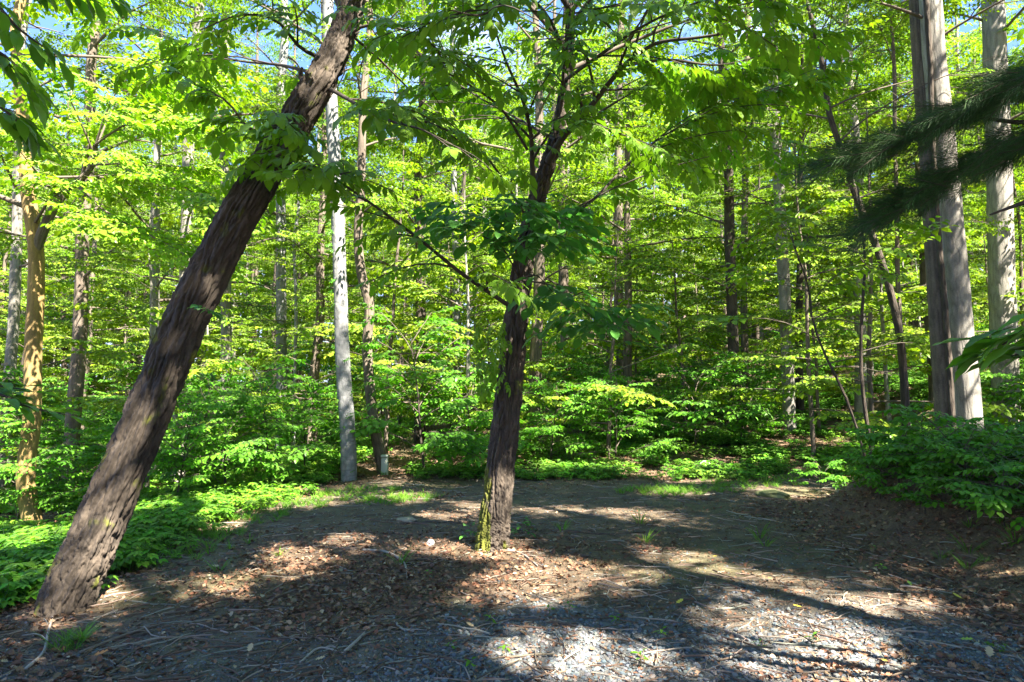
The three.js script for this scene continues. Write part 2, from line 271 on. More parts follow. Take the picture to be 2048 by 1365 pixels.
// ================================================================ the ground
const gravelAt = (x, z) => { const d = -z, n = 0.9 * fbm(x * 0.9, 1.5, z * 0.9, 3); return clearing(x, z) * clamp(smooth(5.6, 4.4, d + n * 2.2) * smooth(-1.4, 0.1, x + n * 1.2 + (d - 4) * -0.25) + 0.35 * smooth(5.2, 4.0, d + n) + 0.3 * smooth(0.0, 0.35, n) * smooth(0.0, 2.0, x) * smooth(9, 6, d)); };
const litterAt = (x, z) => { const c = clearing(x, z), n = fbm(x * 0.8 + 5, 2.5, z * 0.8, 3); return clamp((1 - c) * 0.8 + c * (0.9 * Math.exp(-(((x + 1.3) / 1.7) ** 2 + ((z + 6.2) / 1.5) ** 2)) + 0.35 * smooth(-0.1, 0.4, n) + 0.6 * smooth(1.0, 0.2, toeX(-z) - x))); };
{
  const n = 460, P = [], U = [], C = [], I = [];
  for (let j = 0; j <= n; j++) for (let i = 0; i <= n; i++) {
    const u = i / n * 2 - 1, v = j / n * 2 - 1, x = 12 * u + 180 * u ** 5, z = -8 + 12 * v + 190 * v ** 5;
    P.push(x, H(x, z), z); U.push(x / 1.7, z / 1.7);
    const g = gravelAt(x, z), l = litterAt(x, z), m = smooth(0.05, 0.35, fbm(x * 0.55 + 40, 7, z * 0.55, 4)) * 0.45, q = 0.85 + 0.3 * N3(x * 6, 3, z * 6);
    let c = [0.125, 0.092, 0.06]; const mix = (b, k) => { c = c.map((a, e) => lerp(a, b[e], k)); };
    mix([0.15, 0.085, 0.052], l * 0.8); mix([0.13, 0.13, 0.05], m); mix([0.13, 0.13, 0.13], g);
    C.push(...c.map(a => a * q * 2));
  }
  for (let j = 0; j < n; j++) for (let i = 0; i < n; i++) { const a = j * (n + 1) + i, b = a + 1, c = a + n + 1, d = c + 1; I.push(a, c, b, b, c, d); }
  const geo = new THREE.BufferGeometry(); geo.setAttribute('position', new THREE.Float32BufferAttribute(P, 3)); geo.setAttribute('uv', new THREE.Float32BufferAttribute(U, 2)); geo.setAttribute('color', new THREE.Float32BufferAttribute(C, 3)); geo.setIndex(I); geo.computeVertexNormals();
  const a = vnoise(24, 24, 71), b = vnoise(90, 90, 72), c = vnoise(260, 260, 73), d = vnoise(7, 7, 74);
  const ht = (u, v) => a(u, v) * 0.25 + b(u, v) * 0.35 + c(u, v) * 0.4;
  const map = tex(1024, 1024, (u, v) => { const k = (0.25 + 0.75 * ht(u, v)) * (0.8 + 0.4 * d(u, v)) * 0.85, w = b(v, u) - 0.5; return [k * (1 + 0.25 * w), k, k * (1 - 0.2 * w)]; });
  const bump = tex(1024, 1024, (u, v) => { const k = ht(u, v); return [k, k, k]; }, false);
  const m = new THREE.Mesh(geo, new THREE.MeshStandardMaterial({ map, bumpMap: bump, bumpScale: 0.02, roughness: 0.95, vertexColors: true }));
  m.name = 'ground'; m.receiveShadow = true; scene.add(m); tag(m, 'brown dirt clearing with leaf litter rising into the wood', 'ground', null, 'structure');
}
// loose cover: each kind one uncountable mass
function scatter(name, label, category, geos, mat, items, seed) {
  const g = new THREE.Group(); g.name = name; scene.add(g); tag(g, label, category, null, 'stuff'); const r = RNG(seed);
  geos.forEach((geo, k) => { const mine = items.filter((_, i) => i % geos.length === k); if (!mine.length) return; const m = new THREE.InstancedMesh(geo, mat, mine.length); m.name = name + '_pieces'; m.userData.kind = 'stuff'; const q = new THREE.Quaternion(), e = new THREE.Euler(); mine.forEach((t, i) => { e.set(t.rx ?? 0, t.ry ?? r() * 6.283, t.rz ?? 0, 'YXZ'); m.setMatrixAt(i, M4.compose(t.p, q.setFromEuler(e), Array.isArray(t.s) ? V(...t.s) : V(t.s, t.s, t.s))); m.setColorAt(i, t.c); }); g.add(m); });
  return g;
}
{ // gravel
  const r = RNG(5), stones = [0, 1, 2, 3].map(k => { const g = new THREE.IcosahedronGeometry(1, 1), p = g.attributes.position; for (let i = 0; i < p.count; i++) { const x = p.getX(i), y = p.getY(i), z = p.getZ(i), s = 1 + 0.5 * N3(x * 1.1 + k * 7, y * 1.1, z * 1.1); p.setXYZ(i, x * s * 1.15, y * s * 0.62, z * s * 0.9); } g.computeVertexNormals(); return g; });
  const items = [];
  for (let i = 0; i < 90000 && items.length < 36000; i++) {
    const d = 2.6 + 8 * Math.pow(r(), 1.8), x = (r() * 2 - 1) * Math.min(4.4, d * 0.95), z = -d, g = gravelAt(x, z), cl = clearing(x, z);
    if (r() > g * 1.1 + 0.10 * cl) continue;
    const s = (0.0045 + 0.0105 * Math.pow(r(), 2.2)) * (g > 0.4 ? 1.1 : 0.75), w = r(), t = w < 0.62 ? [0.125, 0.14, 0.16] : w < 0.84 ? [0.22, 0.21, 0.19] : w < 0.95 ? [0.3, 0.29, 0.27] : [0.12, 0.12, 0.13];
    items.push({ p: V(x, H(x, z) + s * 0.25, z), s, rx: (r() - 0.5) * 0.9, rz: (r() - 0.5) * 0.9, c: tint(r, t, 0.5) });
  }
  scatter('gravel', 'blue grey crushed gravel spread over the near clearing', 'gravel', stones, new THREE.MeshStandardMaterial({ roughness: 0.85 }), items, 6);
}
const deadLeaf = [1, 2, 3, 4].map(k => { const r = RNG(80 + k), S = new Soup(); S.leaf(V(-0.5, 0, 0), V(1, 0.05, 0), V(0, 1, 0), 1, 0.55 + 0.12 * k, 2, [1, 1, 1], { fold: 0.15 + 0.5 * r(), curl: -0.4 + 0.8 * r(), shape: [[0, 0], [0.12, 0.25], [0.25, 0.85], [0.36, 0.5], [0.5, 1], [0.62, 0.55], [0.75, 0.8], [0.9, 0.3], [1, 0]] }); return S.geo(); });
{ // dead leaves
  const r = RNG(15), items = [];
  for (let i = 0; i < 400000 && items.length < 90000; i++) {
    const d = 2.6 + 22 * Math.pow(r(), 1.7), x = (r() * 2 - 1) * d * 0.95, z = -d, l = litterAt(x, z); const cl = clearing(x, z); if (r() > l * 0.9 + 0.05 + 0.16 * cl) continue;
    const s = (0.016 + 0.04 * r() ** 1.6) * (l < 0.3 ? 0.7 : 1), w = r(), t = w < 0.5 ? [0.20, 0.095, 0.052] : w < 0.8 ? [0.27, 0.165, 0.095] : w < 0.94 ? [0.12, 0.06, 0.04] : [0.42, 0.30, 0.19];
    items.push({ p: V(x, H(x, z) + 0.004 + 0.02 * r() * l, z), s, rx: (r() - 0.5) * 1.3, rz: (r() - 0.5) * 1.3, c: tint(r, t, 0.5) });
  }
  scatter('leaf_litter', 'brown curled dead leaves covering the dirt and the bank', 'leaf litter', deadLeaf, dryMat, items, 16);
  const tw = [1, 2, 3].map(k => { const q = RNG(90 + k), pts = []; for (let i = 0; i < 5; i++) pts.push(V(i / 4 - 0.5, 0.02 * q(), (q() - 0.5) * 0.16)); return tube(pts, [0.016, 0.008], 5, 6); }), ti = [];
  for (let i = 0; i < 40000 && ti.length < 5200; i++) { const d = 2.8 + 13 * Math.pow(r(), 1.5), x = (r() * 2 - 1) * d * 0.8, z = -d; if (r() > 0.35 + clearing(x, z) * 0.6) continue; const s = 0.08 + 0.35 * r() ** 3; const k = r(); ti.push({ p: V(x, H(x, z) + 0.006, z), s: [s, 0.25 + s * 0.5, s * 0.6], rz: (r() - 0.5) * 0.12, c: tint(r, k < 0.6 ? [0.16, 0.11, 0.08] : [0.32, 0.27, 0.22], 0.5) }); }
  scatter('fallen_twigs', 'small dry twigs strewn over the clearing', 'twigs', tw, new THREE.MeshStandardMaterial({ roughness: 0.9 }), ti, 17);
}
const rosette = [1, 2, 3].map(k => { const r = RNG(100 + k), S = new Soup(); for (let i = 0; i < 9; i++) { const a = i * 2.4 + r(), h = 0.06 + 0.1 * r(), R = 0.03 + 0.05 * r(), p = V(Math.cos(a) * R, h, Math.sin(a) * R); S.stem(V(0, 0, 0), p, 0.002, 0.0015, [0.06, 0.14, 0.02]); for (const da of [-0.9, 0, 0.9]) S.leaf(p, V(Math.cos(a + da), -0.05 - 0.2 * r(), Math.sin(a + da)), V((r() - 0.5) * 0.5, 1, (r() - 0.5) * 0.5), 0.05 + 0.03 * r(), 0.035, 1, vary([0.12, 0.33, 0.009], r)); } return S.geo(); });
const tuft = [1, 2].map(k => { const r = RNG(110 + k), S = new Soup(); for (let i = 0; i < 22; i++) { const a = r() * 6.283, R = r() * 0.05, l = 0.1 + 0.14 * r(); S.leaf(V(Math.cos(a) * R, 0, Math.sin(a) * R), V(Math.cos(a) * 0.55, 1, Math.sin(a) * 0.55), V(-Math.cos(a), 0.6, -Math.sin(a)), l, 0.008, 1, vary([0.14, 0.32, 0.014], r), { curl: 0.4 }); } return S.geo(); });
{
  const r = RNG(25), items = [], grass = [];
  for (let i = 0; i < 260000 && items.length < 24000; i++) {
    const d = 3.2 + 27 * Math.pow(r(), 1.35), x = (r() * 2 - 1) * d * 0.95, z = -d, c = clearing(x, z), n = fbm(x * 0.5 + 11, 4, z * 0.5, 3), toe = toeX(d);
    const edge = x < -2 ? smooth(-3.0, -4.0, x + 0.4 * n) : x > 3 && d < 12 ? smooth(toe + 0.9, toe + 1.7, x) * 0.8 : smooth(11.9, 13.2, d);
    if (r() > (1 - c) * edge * smooth(-0.12, 0.22, n + 0.35 * N3(x * 1.7, 6, z * 1.7) + (x < -3 && x > -6 ? 0.12 : 0)) + 0.0002) continue;
    items.push({ p: V(x, H(x, z) - 0.01, z), s: 0.35 + 1.0 * r() ** 1.5 + d * 0.02, c: tint(r, x < -2 ? [1.25, 1.1, 1] : [1.1, 1, 1], 0.7) });
  }
  scatter('ground_cover', 'low bright green herbs growing around the clearing edge', 'ground cover', rosette, leafMat, items, 26);
  const spots = [[800, 1000, 0.5], [770, 1006, 0.35], [1340, 985, 0.5], [1290, 985, 0.4], [1430, 978, 0.5], [650, 1000, 0.5], [720, 985, 0.5], [1500, 965, 0.8], [1560, 945, 0.8], [150, 1285, 0.08], [130, 1300, 0.06], [400, 1075, 0.4], [500, 1040, 0.4], [300, 1120, 0.4], [590, 1015, 0.4]];
  for (const [px, py, R] of spots) { const c = groundAt(px, py); for (let i = 0; i < 40 * R / 0.5; i++) { const a = r() * 6.283, q = R * Math.sqrt(r()), x = c.x + Math.cos(a) * q * 1.3, z = c.z + Math.sin(a) * q; grass.push({ p: V(x, H(x, z) - 0.01, z), s: 0.35 + 0.5 * r(), c: tint(r, [1, 1, 1], 0.4) }); } }
  for (let i = 0; i < 5000; i++) { const d = 6 + 16 * r(), x = (r() * 2 - 1) * d * 0.8, z = -d; if (r() > (1 - clearing(x, z)) * smooth(0.0, 0.3, fbm(x * 0.4, 8, z * 0.4, 3)) + 0.015) continue; grass.push({ p: V(x, H(x, z) - 0.01, z), s: 0.5 + 0.7 * r(), c: tint(r, [1, 1, 1], 0.4) }); }
  scatter('grass', 'fine green grass tufts in patches along the clearing', 'grass', tuft, leafMat, grass, 27);
}
// sunlit spots of the photograph: ground, trunks, the maple at upper left
for (const [px, py, R] of [[1000, 1180, 0.28], [1050, 1170, 0.25], [1130, 1150, 0.25], [1210, 1155, 0.25], [1340, 1120, 0.22], [1420, 1135, 0.25], [1500, 1165, 0.22], [1570, 1170, 0.25], [1630, 1175, 0.2], [1450, 1250, 0.2], [1520, 1262, 0.24], [1600, 1275, 0.24], [1690, 1290, 0.2], [1090, 1280, 0.22], [1140, 1310, 0.24], [1180, 1340, 0.2], [1620, 1340, 0.25], [1500, 1220, 0.14], [1770, 1210, 0.2], [1100, 1020, 0.3], [1160, 1022, 0.25], [870, 1096, 0.2], [900, 1100, 0.18], [560, 1100, 0.25], [700, 1075, 0.2], [1280, 1027, 0.2], [960, 1015, 0.25], [1580, 985, 0.6], [1380, 960, 0.6], [180, 1175, 0.2], [800, 965, 0.3], [1340, 985, 0.4], [800, 1000, 0.4], [620, 1130, 0.15], [450, 1180, 0.15], [1050, 1120, 0.15]]) sunGap(groundAt(px, py), R * 0.75);
for (const [px, py, d, R] of [[1012, 925, 6.8, 0.07], [1000, 1000, 6.75, 0.26], [988, 1060, 6.75, 0.3], [440, 560, 5.5, 0.02], [300, 800, 5.2, 0.01], [170, 1165, 5.0, 0.03], [230, 330, 9, 0.8], [330, 280, 9, 0.5], [65, 900, 10, 0.6], [420, 1040, 8.4, 0.3], [600, 990, 10, 0.4], [60, 1090, 7.5, 0.4], [480, 850, 10, 0.5], [300, 940, 9.5, 0.4], [560, 900, 10, 0.8], [1150, 900, 14, 0.7], [1350, 870, 14, 0.9], [1460, 880, 15, 0.9], [920, 800, 14, 0.8], [860, 850, 13.5, 0.6], [1420, 780, 16, 1], [1940, 800, 11, 0.3], [1945, 700, 11, 0.3], [2015, 420, 14.7, 0.5], [2012, 600, 14.7, 0.4], [1575, 800, 17.8, 0.5], [1300, 200, 6, 0.4]]) sunGap(at(px, py, d), R);

// ================================================================ the two near trees
const heroDisp = (seed, depth, flare) => (ca, sa, s, R) => {
  const x = ca * R, z = sa * R, w = 0.5 * N3(x * 5 + seed, s * 1.7, z * 5), n = N3(x * 23 + 1.6 * w + seed, s * 3.6 + w, z * 23), m = N3(x * 60, s * 30 + seed, z * 60), cr = N3(x * 14, s * 19 + seed, z * 14);
  return R * 0.10 * N3(ca * 1.3 + seed, s * 0.7, sa * 1.3) - depth * Math.pow(clamp(1 - Math.abs(n) * 2.3), 1.2) - depth * 0.3 * clamp(1 - Math.abs(cr) * 8) + depth * 0.35 * m + flare * R * Math.exp(-Math.max(0, s - 0.25) / 0.22) * (0.75 + 0.5 * Math.cos(Math.atan2(sa, ca) * 5 + seed));
};
const mossy = (seed, where) => (q, s, x, z, dd) => { const k = clamp(where(s, x, z)), n = fbm(q.x * 5 + seed, q.y * 4, q.z * 5, 4), m = smooth(0.62, 0.45, 0.5 - n * 0.9 + (1 - k) * 0.55 - 0.12); const li = smooth(0.28, 0.42, fbm(q.x * 9 + 30 + seed, q.y * 9, q.z * 9, 3)) * 0.5; return [lerp(1 + li * 0.8, 1.7, m), lerp(1 + li * 0.85, 2.4, m), lerp(1 + li * 0.85, 0.4, m)]; };
const inFrame = p => { const q = p.clone().sub(V(0, EYE, 0)), c = Math.cos(PITCH), s = Math.sin(PITCH), z = q.z * c - q.y * s, y = q.y * c + q.z * s; if (z > -0.5) return 0; return Math.abs(q.x / -z) < W / 2 / F * 1.02 && Math.abs(y / -z) < HGT / 2 / F * 1.02 ? -1 / z : 0; };
function heroCrown(g, sites, geos, o, r, count) {
  let list = sites.map(s => ({ m: siteMatrix(s, r, o), k: inFrame(V().copy(s.p).add(g.position)) })).filter(e => !gapHit(e.m, g.position, 0.25));
  list.sort((a, b) => b.k - a.k);
  list.slice(0, count).forEach((e, i) => { if (!e.k) return; e.used = 1; const m = part('leaf', geos[i % geos.length], leafMat, g); m.matrix.copy(e.m); e.m.decompose(m.position, m.quaternion, m.scale); });
  list = list.filter(e => !e.used);
  geos.forEach((geo, k) => { const mine = list.filter((_, i) => i % geos.length === k).map(e => e.m); if (mine.length) crown('crown', geo, mine, o.tint ?? [1, 1, 1], r, g); });
}
const rel = (px, b) => px.map(([x, y, d]) => at(x, y, d).sub(b));
{ // leaning tree
  const r = RNG(301), T = traced([[128, 1215], [190, 1075], [285, 850], [370, 645], [478, 430], [590, 245], [662, 120], [700, 20], [712, -120]], 5.1, 6.3, 3.5);
  const g = thing('leaning_tree', 'thick dark furrowed tree leaning steeply to the right beside the clearing', 'tree', T.base.toArray()); 
  part('trunk', tube(T.pts, [0.2, 0.19, 0.185, 0.18, 0.172, 0.16, 0.15, 0.135, 0.12, 0.09, 0.06, 0.03], 200, 620, { disp: heroDisp(3.3, 0.03, 0.25), color: mossy(4, (s, x, z) => 0.9 * smooth(0.9, 0.2, s) + 0.22), uvR: 0.19 }), B.dark, g);
  const P = (...a) => rel(a, T.base), o = { geos: [], sites: [] };
  const limbs = [
    [P([640, 168, 6.0], [690, 195, 5.7], [740, 225, 5.4], [790, 245, 5.1], [850, 262, 4.8], [905, 300, 4.6]), 0.022],
    [P([655, 110, 6.1], [720, 55, 5.9], [800, 58, 5.6], [870, 95, 5.3], [900, 160, 5.2]), 0.02],
    [P([618, 200, 6.0], [575, 235, 5.6], [505, 262, 5.3], [450, 200, 5.2], [380, 165, 5.1]), 0.02],
    [P([650, 120, 6.1], [600, 95, 5.8], [550, 40, 5.5], [480, 30, 5.3], [400, 60, 5.2]), 0.022],
    [P([560, 300, 5.9], [600, 330, 5.4], [660, 350, 5.1], [720, 340, 5.0]), 0.014],
    [P([520, 360, 5.8], [540, 330, 5.5], [590, 290, 5.3], [560, 250, 5.2]), 0.012],
    [P([640, 150, 6.1], [560, 130, 6.6], [470, 120, 7.0], [370, 90, 7.3], [290, 50, 7.5]), 0.02],
    [P([690, 60, 6.2], [760, 120, 6.6], [830, 190, 6.9], [880, 230, 7.1]), 0.016],
    [P([690, 40, 6.2], [650, -40, 6.6], [560, -120, 7.2], [420, -180, 7.6]), 0.03],
    [P([700, 10, 6.2], [760, -80, 5.7], [860, -140, 5.2], [960, -120, 4.6]), 0.03],
    [P([705, -60, 6.3], [640, -160, 5.6], [520, -220, 4.8], [400, -220, 4.2]), 0.03],
  ];
  for (const [p, rr] of limbs) { const q = { geos: [], sites: [] }; growLimb(p, rr, 0.004, q, r, { subs: 3, gap: 0.085, subLen: 0.45, droop: 0.5, seg: 0.12, rs: 7, from: 0.2 }); part('limb', mergeGeometries(q.geos), B.twig, g); o.sites.push(...q.sites); }
  const stub = part('branch_stub', tube(P([628, 178, 6.0], [612, 168, 5.9], [600, 150, 5.85], [604, 135, 5.85]), [0.05, 0.035, 0.02, 0.012], 10, 12, { disp: (ca, sa, s, R) => R * 0.2 * N3(ca * 3, s * 20, sa * 3) }), B.dark, g); stub.userData.label = 'broken stub of a dead branch';
  const tp = new THREE.CatmullRomCurve3(T.pts), up = { geos: [], sites: [] };
  for (let k = 0; k < 9; k++) growLimb(limbPath(tp.getPoint(0.8 + 0.02 * k), k * 2.4, 0.5, 2.6, 0.4, r), 0.03, 0.005, up, r, { subs: 2, gap: 0.2, droop: 0.4 });
  part('branches', mergeGeometries(up.geos), B.limb, g); o.sites.push(...up.sites);
  heroCrown(g, o.sites, COMPOUND, { hang: -0.25, spread: 0.7, roll: 0.8, scale: 0.95 }, r, 300);
  // the small tuft of leaves sprouting from the bark
  const tuftSites = []; for (let i = 0; i < 5; i++) tuftSites.push({ p: at(405 + 4 * i, 612 + 3 * i, 5.25).sub(T.base), d: V(Math.cos(i * 1.6 + 1), 0.1, Math.sin(i * 1.6 + 1)), s: 1 });
  heroCrown(g, tuftSites, BROAD, { scale: 0.5 }, r, 5);
}
{ // centre tree
  const r = RNG(401), T = traced([[985, 1092], [990, 1040], [1003, 920], [1018, 780], [1032, 640], [1048, 520], [1066, 430], [1092, 340], [1118, 255], [1135, 130], [1142, 10], [1135, -160]], 6.9, 7.3, 4);
  const g = thing('dark_barked_tree', 'dark tree with mossy sunlit base growing in the middle of the clearing', 'tree', T.base.toArray());
  part('trunk', tube(T.pts, [0.2, 0.18, 0.168, 0.155, 0.14, 0.125, 0.112, 0.1, 0.085, 0.07, 0.058, 0.05, 0.04, 0.03, 0.02], 180, 700, { disp: heroDisp(8.1, 0.027, 0.30), color: mossy(9, (s, x, z) => 0.95 * smooth(0.75, 0.3, s) + 0.8 * smooth(-0.01, -0.10, x) * smooth(3.4, 1.4, s) + 0.15), uvR: 0.18 }), B.dark, g);
  const P = (...a) => rel(a, T.base), sites = [];
  const limbs = [
    [P([1024, 615, 7.0], [985, 590, 6.8], [920, 545, 6.5], [840, 480, 6.2], [760, 420, 5.9], [680, 365, 5.6], [610, 322, 5.4], [550, 290, 5.3]), 0.026],
    [P([1095, 325, 7.1], [1130, 270, 6.9], [1180, 215, 6.7], [1250, 130, 6.4], [1310, 88, 6.2], [1400, 75, 5.9], [1500, 55, 5.7], [1610, 10, 5.5]), 0.042],
    [P([1070, 400, 7.0], [1064, 330, 6.9], [1062, 270, 6.8], [1045, 200, 6.6], [1015, 130, 6.4], [990, 60, 6.1], [965, -20, 5.8]), 0.034],
    [P([1055, 470, 7.0], [1110, 445, 7.2], [1180, 405, 7.4], [1260, 325, 7.6], [1330, 270, 7.8], [1420, 230, 7.9], [1540, 190, 8.1], [1680, 140, 8.2]), 0.024],
    [P([1062, 280, 6.8], [1120, 235, 6.5], [1180, 245, 6.2], [1260, 275, 6.0], [1330, 300, 5.9]), 0.014],
    [P([1120, 240, 7.2], [1128, 130, 6.8], [1132, 60, 6.5], [1130, -40, 6.2]), 0.02],
    [P([1055, 300, 6.8], [1000, 215, 6.5], [930, 165, 6.2], [860, 130, 6.0], [800, 100, 5.8]), 0.016],
    [P([1050, 430, 6.9], [1000, 350, 6.6], [960, 300, 6.3], [890, 240, 6.1], [830, 210, 6.0]), 0.016],
    [P([1140, 60, 7.2], [1200, -20, 6.6], [1300, -60, 6.0], [1420, -60, 5.5]), 0.03],
    [P([1140, 20, 7.2], [1080, -60, 6.5], [980, -100, 5.8], [880, -90, 5.2]), 0.03],
    [P([1138, -40, 7.3], [1250, -140, 7.6], [1450, -200, 8.0], [1650, -190, 8.4]), 0.03],
    [P([1136, 120, 7.2], [1100, 40, 6.4], [1040, -10, 5.4], [960, 30, 4.8], [900, 20, 4.5]), 0.022],
    [P([1130, 160, 7.2], [1200, 110, 6.4], [1290, 50, 5.6], [1380, 10, 5.1], [1480, -20, 4.8]), 0.022],
    [P([1110, 280, 7.1], [1040, 240, 7.6], [950, 190, 8.0], [850, 120, 8.3], [770, 40, 8.5]), 0.018],
    [P([1125, 200, 7.2], [1220, 180, 7.8], [1350, 190, 8.3], [1480, 260, 8.7], [1580, 330, 9]), 0.018],
    [P([1250, 130, 6.4], [1340, 120, 6.6], [1440, 130, 6.8], [1560, 100, 7.0], [1700, 60, 7.2]), 0.018],
  ];
  for (const [p, rr] of limbs) { const q = { geos: [], sites: [] }; growLimb(p, rr, 0.004, q, r, { subs: 3.2, gap: 0.085, subLen: 0.4, droop: 0.5, seg: 0.12, rs: 7, from: 0.12 }); part('limb', mergeGeometries(q.geos), B.twig, g); sites.push(...q.sites); }
  const tp = new THREE.CatmullRomCurve3(T.pts), up = { geos: [], sites: [] };
  for (let k = 0; k < 14; k++) growLimb(limbPath(tp.getPoint(0.66 + 0.022 * k), k * 2.4, 0.45, 2.6, 0.4, r), 0.03, 0.005, up, r, { subs: 2, gap: 0.3, droop: 0.4 });
  part('branches', mergeGeometries(up.geos), B.limb, g); sites.push(...up.sites);
  heroCrown(g, sites, COMPOUND, { hang: -0.3, spread: 0.8, roll: 0.8, scale: 0.95 }, r, 300);
  // shaded tiers of broad leaves low on the trunk
  const low = [];
  for (const [cx, cy, sx, sy, d, n] of [[1010, 425, 160, 45, 6.1, 95], [1090, 470, 120, 45, 6.2, 60], [1190, 640, 120, 50, 6.5, 66], [1110, 590, 70, 40, 6.5, 30], [960, 470, 90, 40, 6.1, 36]]) {
    const q = { geos: [], sites: [] }; const a = at(1040, 560, 6.9).sub(T.base), c = at(cx, cy, d).sub(T.base); growLimb([a, a.clone().lerp(c, 0.5).add(V(0, 0.1, 0.1)), c], 0.012, 0.004, q, r, { subs: 3, gap: 5, subLen: 0.5, seg: 0.1, rs: 6 }); part('limb', mergeGeometries(q.geos), B.twig, g);
    for (let i = 0; i < n; i++) { const u = (r() + r() - 1) * sx, v = (r() + r() - 1) * sy; low.push({ p: at(cx + u, cy + v, d + (r() - 0.5) * 0.9).sub(T.base), d: V(u / sx + (r() - 0.5) * 0.5, 0, r() - 0.3), s: r() < 0.5 ? 1 : -1 }); }
  }
  heroCrown(g, low, BROAD, { hang: -0.15, spread: 0.4, roll: 0.35, scale: 0.95 }, r, 200);
  const hang = []; for (let i = 0; i < 60; i++) hang.push({ p: at(985 + (r() - 0.5) * 55, 640 + 130 * r(), 6.7 + (r() - 0.5) * 0.35).sub(T.base), d: V(r() - 0.5, -0.6, r() * 0.5), s: 1 });
  heroCrown(g, hang, COMPOUND, { hang: -0.8, scale: 0.55 }, r, 40);
  const sprout = []; for (let i = 0; i < 26; i++) { const a = r() < 0.5 ? groundAt(930 + 30 * r(), 1085) : groundAt(1035 + 20 * r(), 1078); sprout.push({ p: a.add(V(0, 0.05 + 0.14 * r(), 0)).sub(T.base), d: V(r() - 0.5, 0.3, r() - 0.5), s: 1 }); }
  heroCrown(g, sprout, BROAD, { scale: 0.4, hang: 0.1 }, r, 26);
}
// ================================================================ trees that can be told apart
const keepGap = dens => dens;
function tracedTree(name, label, px, d0, d1, extra, o) {
  const T = traced(px, d0, d1, extra);
  return tree(name, label, 'tree', T.base, o.group, { pts: T.pts, spray: SP.fine[o.seed % 2], tint: [1, 1, 1], keep: keepGap(o.dens ?? 1), ...o });
}
tracedTree('lichened_tree', 'yellow lichened forked tree standing in sun at the left edge', [[66, 1032], [50, 960], [62, 850], [66, 700], [72, 560], [70, 485], [55, 380], [48, 270], [30, 60]], 10.2, 10.0, 3, { seed: 501, radii: [0.15, 0.125, 0.115, 0.11, 0.1, 0.07, 0.06, 0.04], rs: 28, n: 120, bark: B.ochre, limbs: 12, from: 0.5, len: 3.4, el: 0.15, spray: SP.maple[0], tint: [1.2, 1.2, 1], gap: 0.2, subs: 2.2 });
{ // its curved second stem with the bright tiers of leaves
  const g = scene.getObjectByName('lichened_tree'), r = RNG(502), b = g.position, q = { geos: [], sites: [] };
  const stem = [[68, 560, 10.08], [76, 490, 10.05], [100, 430, 10], [130, 385, 10], [170, 350, 10], [188, 320, 9.9], [190, 290, 9.8]].map(a => at(...a).sub(b));
  part('second_stem', tube(stem, [0.03, 0.075, 0.062, 0.05, 0.04, 0.035], 14, 40, { disp: (ca, sa, s, R) => R * 0.15 * N3(ca * 2, s * 5, sa * 2) }), B.brown, g);
  for (const l of [[[190, 290, 9.8], [250, 250, 9.5], [330, 240, 9.2], [430, 260, 8.9]], [[185, 330, 9.9], [260, 330, 9.4], [360, 370, 9.0], [440, 420, 8.6]], [[175, 345, 10], [210, 230, 9.7], [250, 160, 9.4], [330, 120, 9.1]], [[188, 310, 9.9], [150, 220, 9.5], [110, 150, 9.0], [60, 110, 8.7]], [[150, 370, 10], [220, 430, 9.6], [300, 470, 9.2], [370, 510, 8.8]], [[190, 300, 9.9], [240, 200, 10.2], [300, 190, 10.6], [400, 180, 11]], [[120, 400, 10], [60, 330, 9.4], [10, 260, 9]]]) growLimb(l.map(a => at(...a).sub(b)), 0.018, 0.004, q, r, { subs: 2.6, gap: 0.17, droop: 0.3, from: 0.1, subLen: 0.4 });
  part('branches', mergeGeometries(q.geos), B.limb, g);
  crown('crown', SP.maple[1], q.sites.map(s => siteMatrix(s, r, { hang: -0.2, roll: 0.4, scale: 0.9 })), [1.22, 1.25, 1], r, g);
}
tracedTree('pale_trunked_tree', 'smooth pale grey straight tree trunk with creeping vine leaves behind the clearing', [[698, 962], [694, 850], [684, 700], [680, 560], [674, 420], [664, 230], [656, 0]], 12.4, 12.4, 7, { seed: 511, radii: [0.16, 0.14, 0.13, 0.12, 0.11, 0.09, 0.05], rs: 24, n: 90, bark: B.pale, limbs: 12, from: 0.62, len: 3, gap: 0.3, dens: 0.8 });
{
  const g = scene.getObjectByName('pale_trunked_tree'), r = RNG(512), ms = [];
  for (let i = 0; i < 90; i++) { const y = 940 - 720 * r() ** 1.2, x = lerp(697, 662, (950 - y) / 720), p = at(x + (r() < 0.6 ? -1 : 1) * (6 + 8 * r()), y, 12.32 + 0.14 * r()).sub(g.position); ms.push(siteMatrix({ p, d: V(r() - 0.5, -0.3, r() - 0.3), s: 1 }, r, { hang: -0.5, scale: 0.36 })); }
  crown('ivy', SP.shrub[0], ms, [0.8, 0.95, 1], r, g);
}
tracedTree('bent_tree', 'dark slender S-curved tree beside the pale trunk', [[766, 955], [752, 870], [740, 780], [734, 690], [738, 610], [722, 545], [716, 470], [722, 380], [726, 200]], 13.2, 13.2, 5, { seed: 521, radii: [0.12, 0.11, 0.1, 0.1, 0.09, 0.08, 0.07, 0.03], rs: 18, n: 90, bark: B.brown, limbs: 10, from: 0.6, len: 2.6 });
tracedTree('pink_grey_tree', 'straight reddish grey trunk between the yellow tree and the leaning tree', [[140, 965], [145, 850], [158, 700], [163, 560], [165, 450], [178, 300], [182, 120]], 13.5, 13.5, 6, { seed: 531, radii: [0.16, 0.14, 0.13, 0.12, 0.1, 0.08, 0.04], rs: 18, n: 60, bark: B.brown, limbs: 16, from: 0.4, len: 3 });
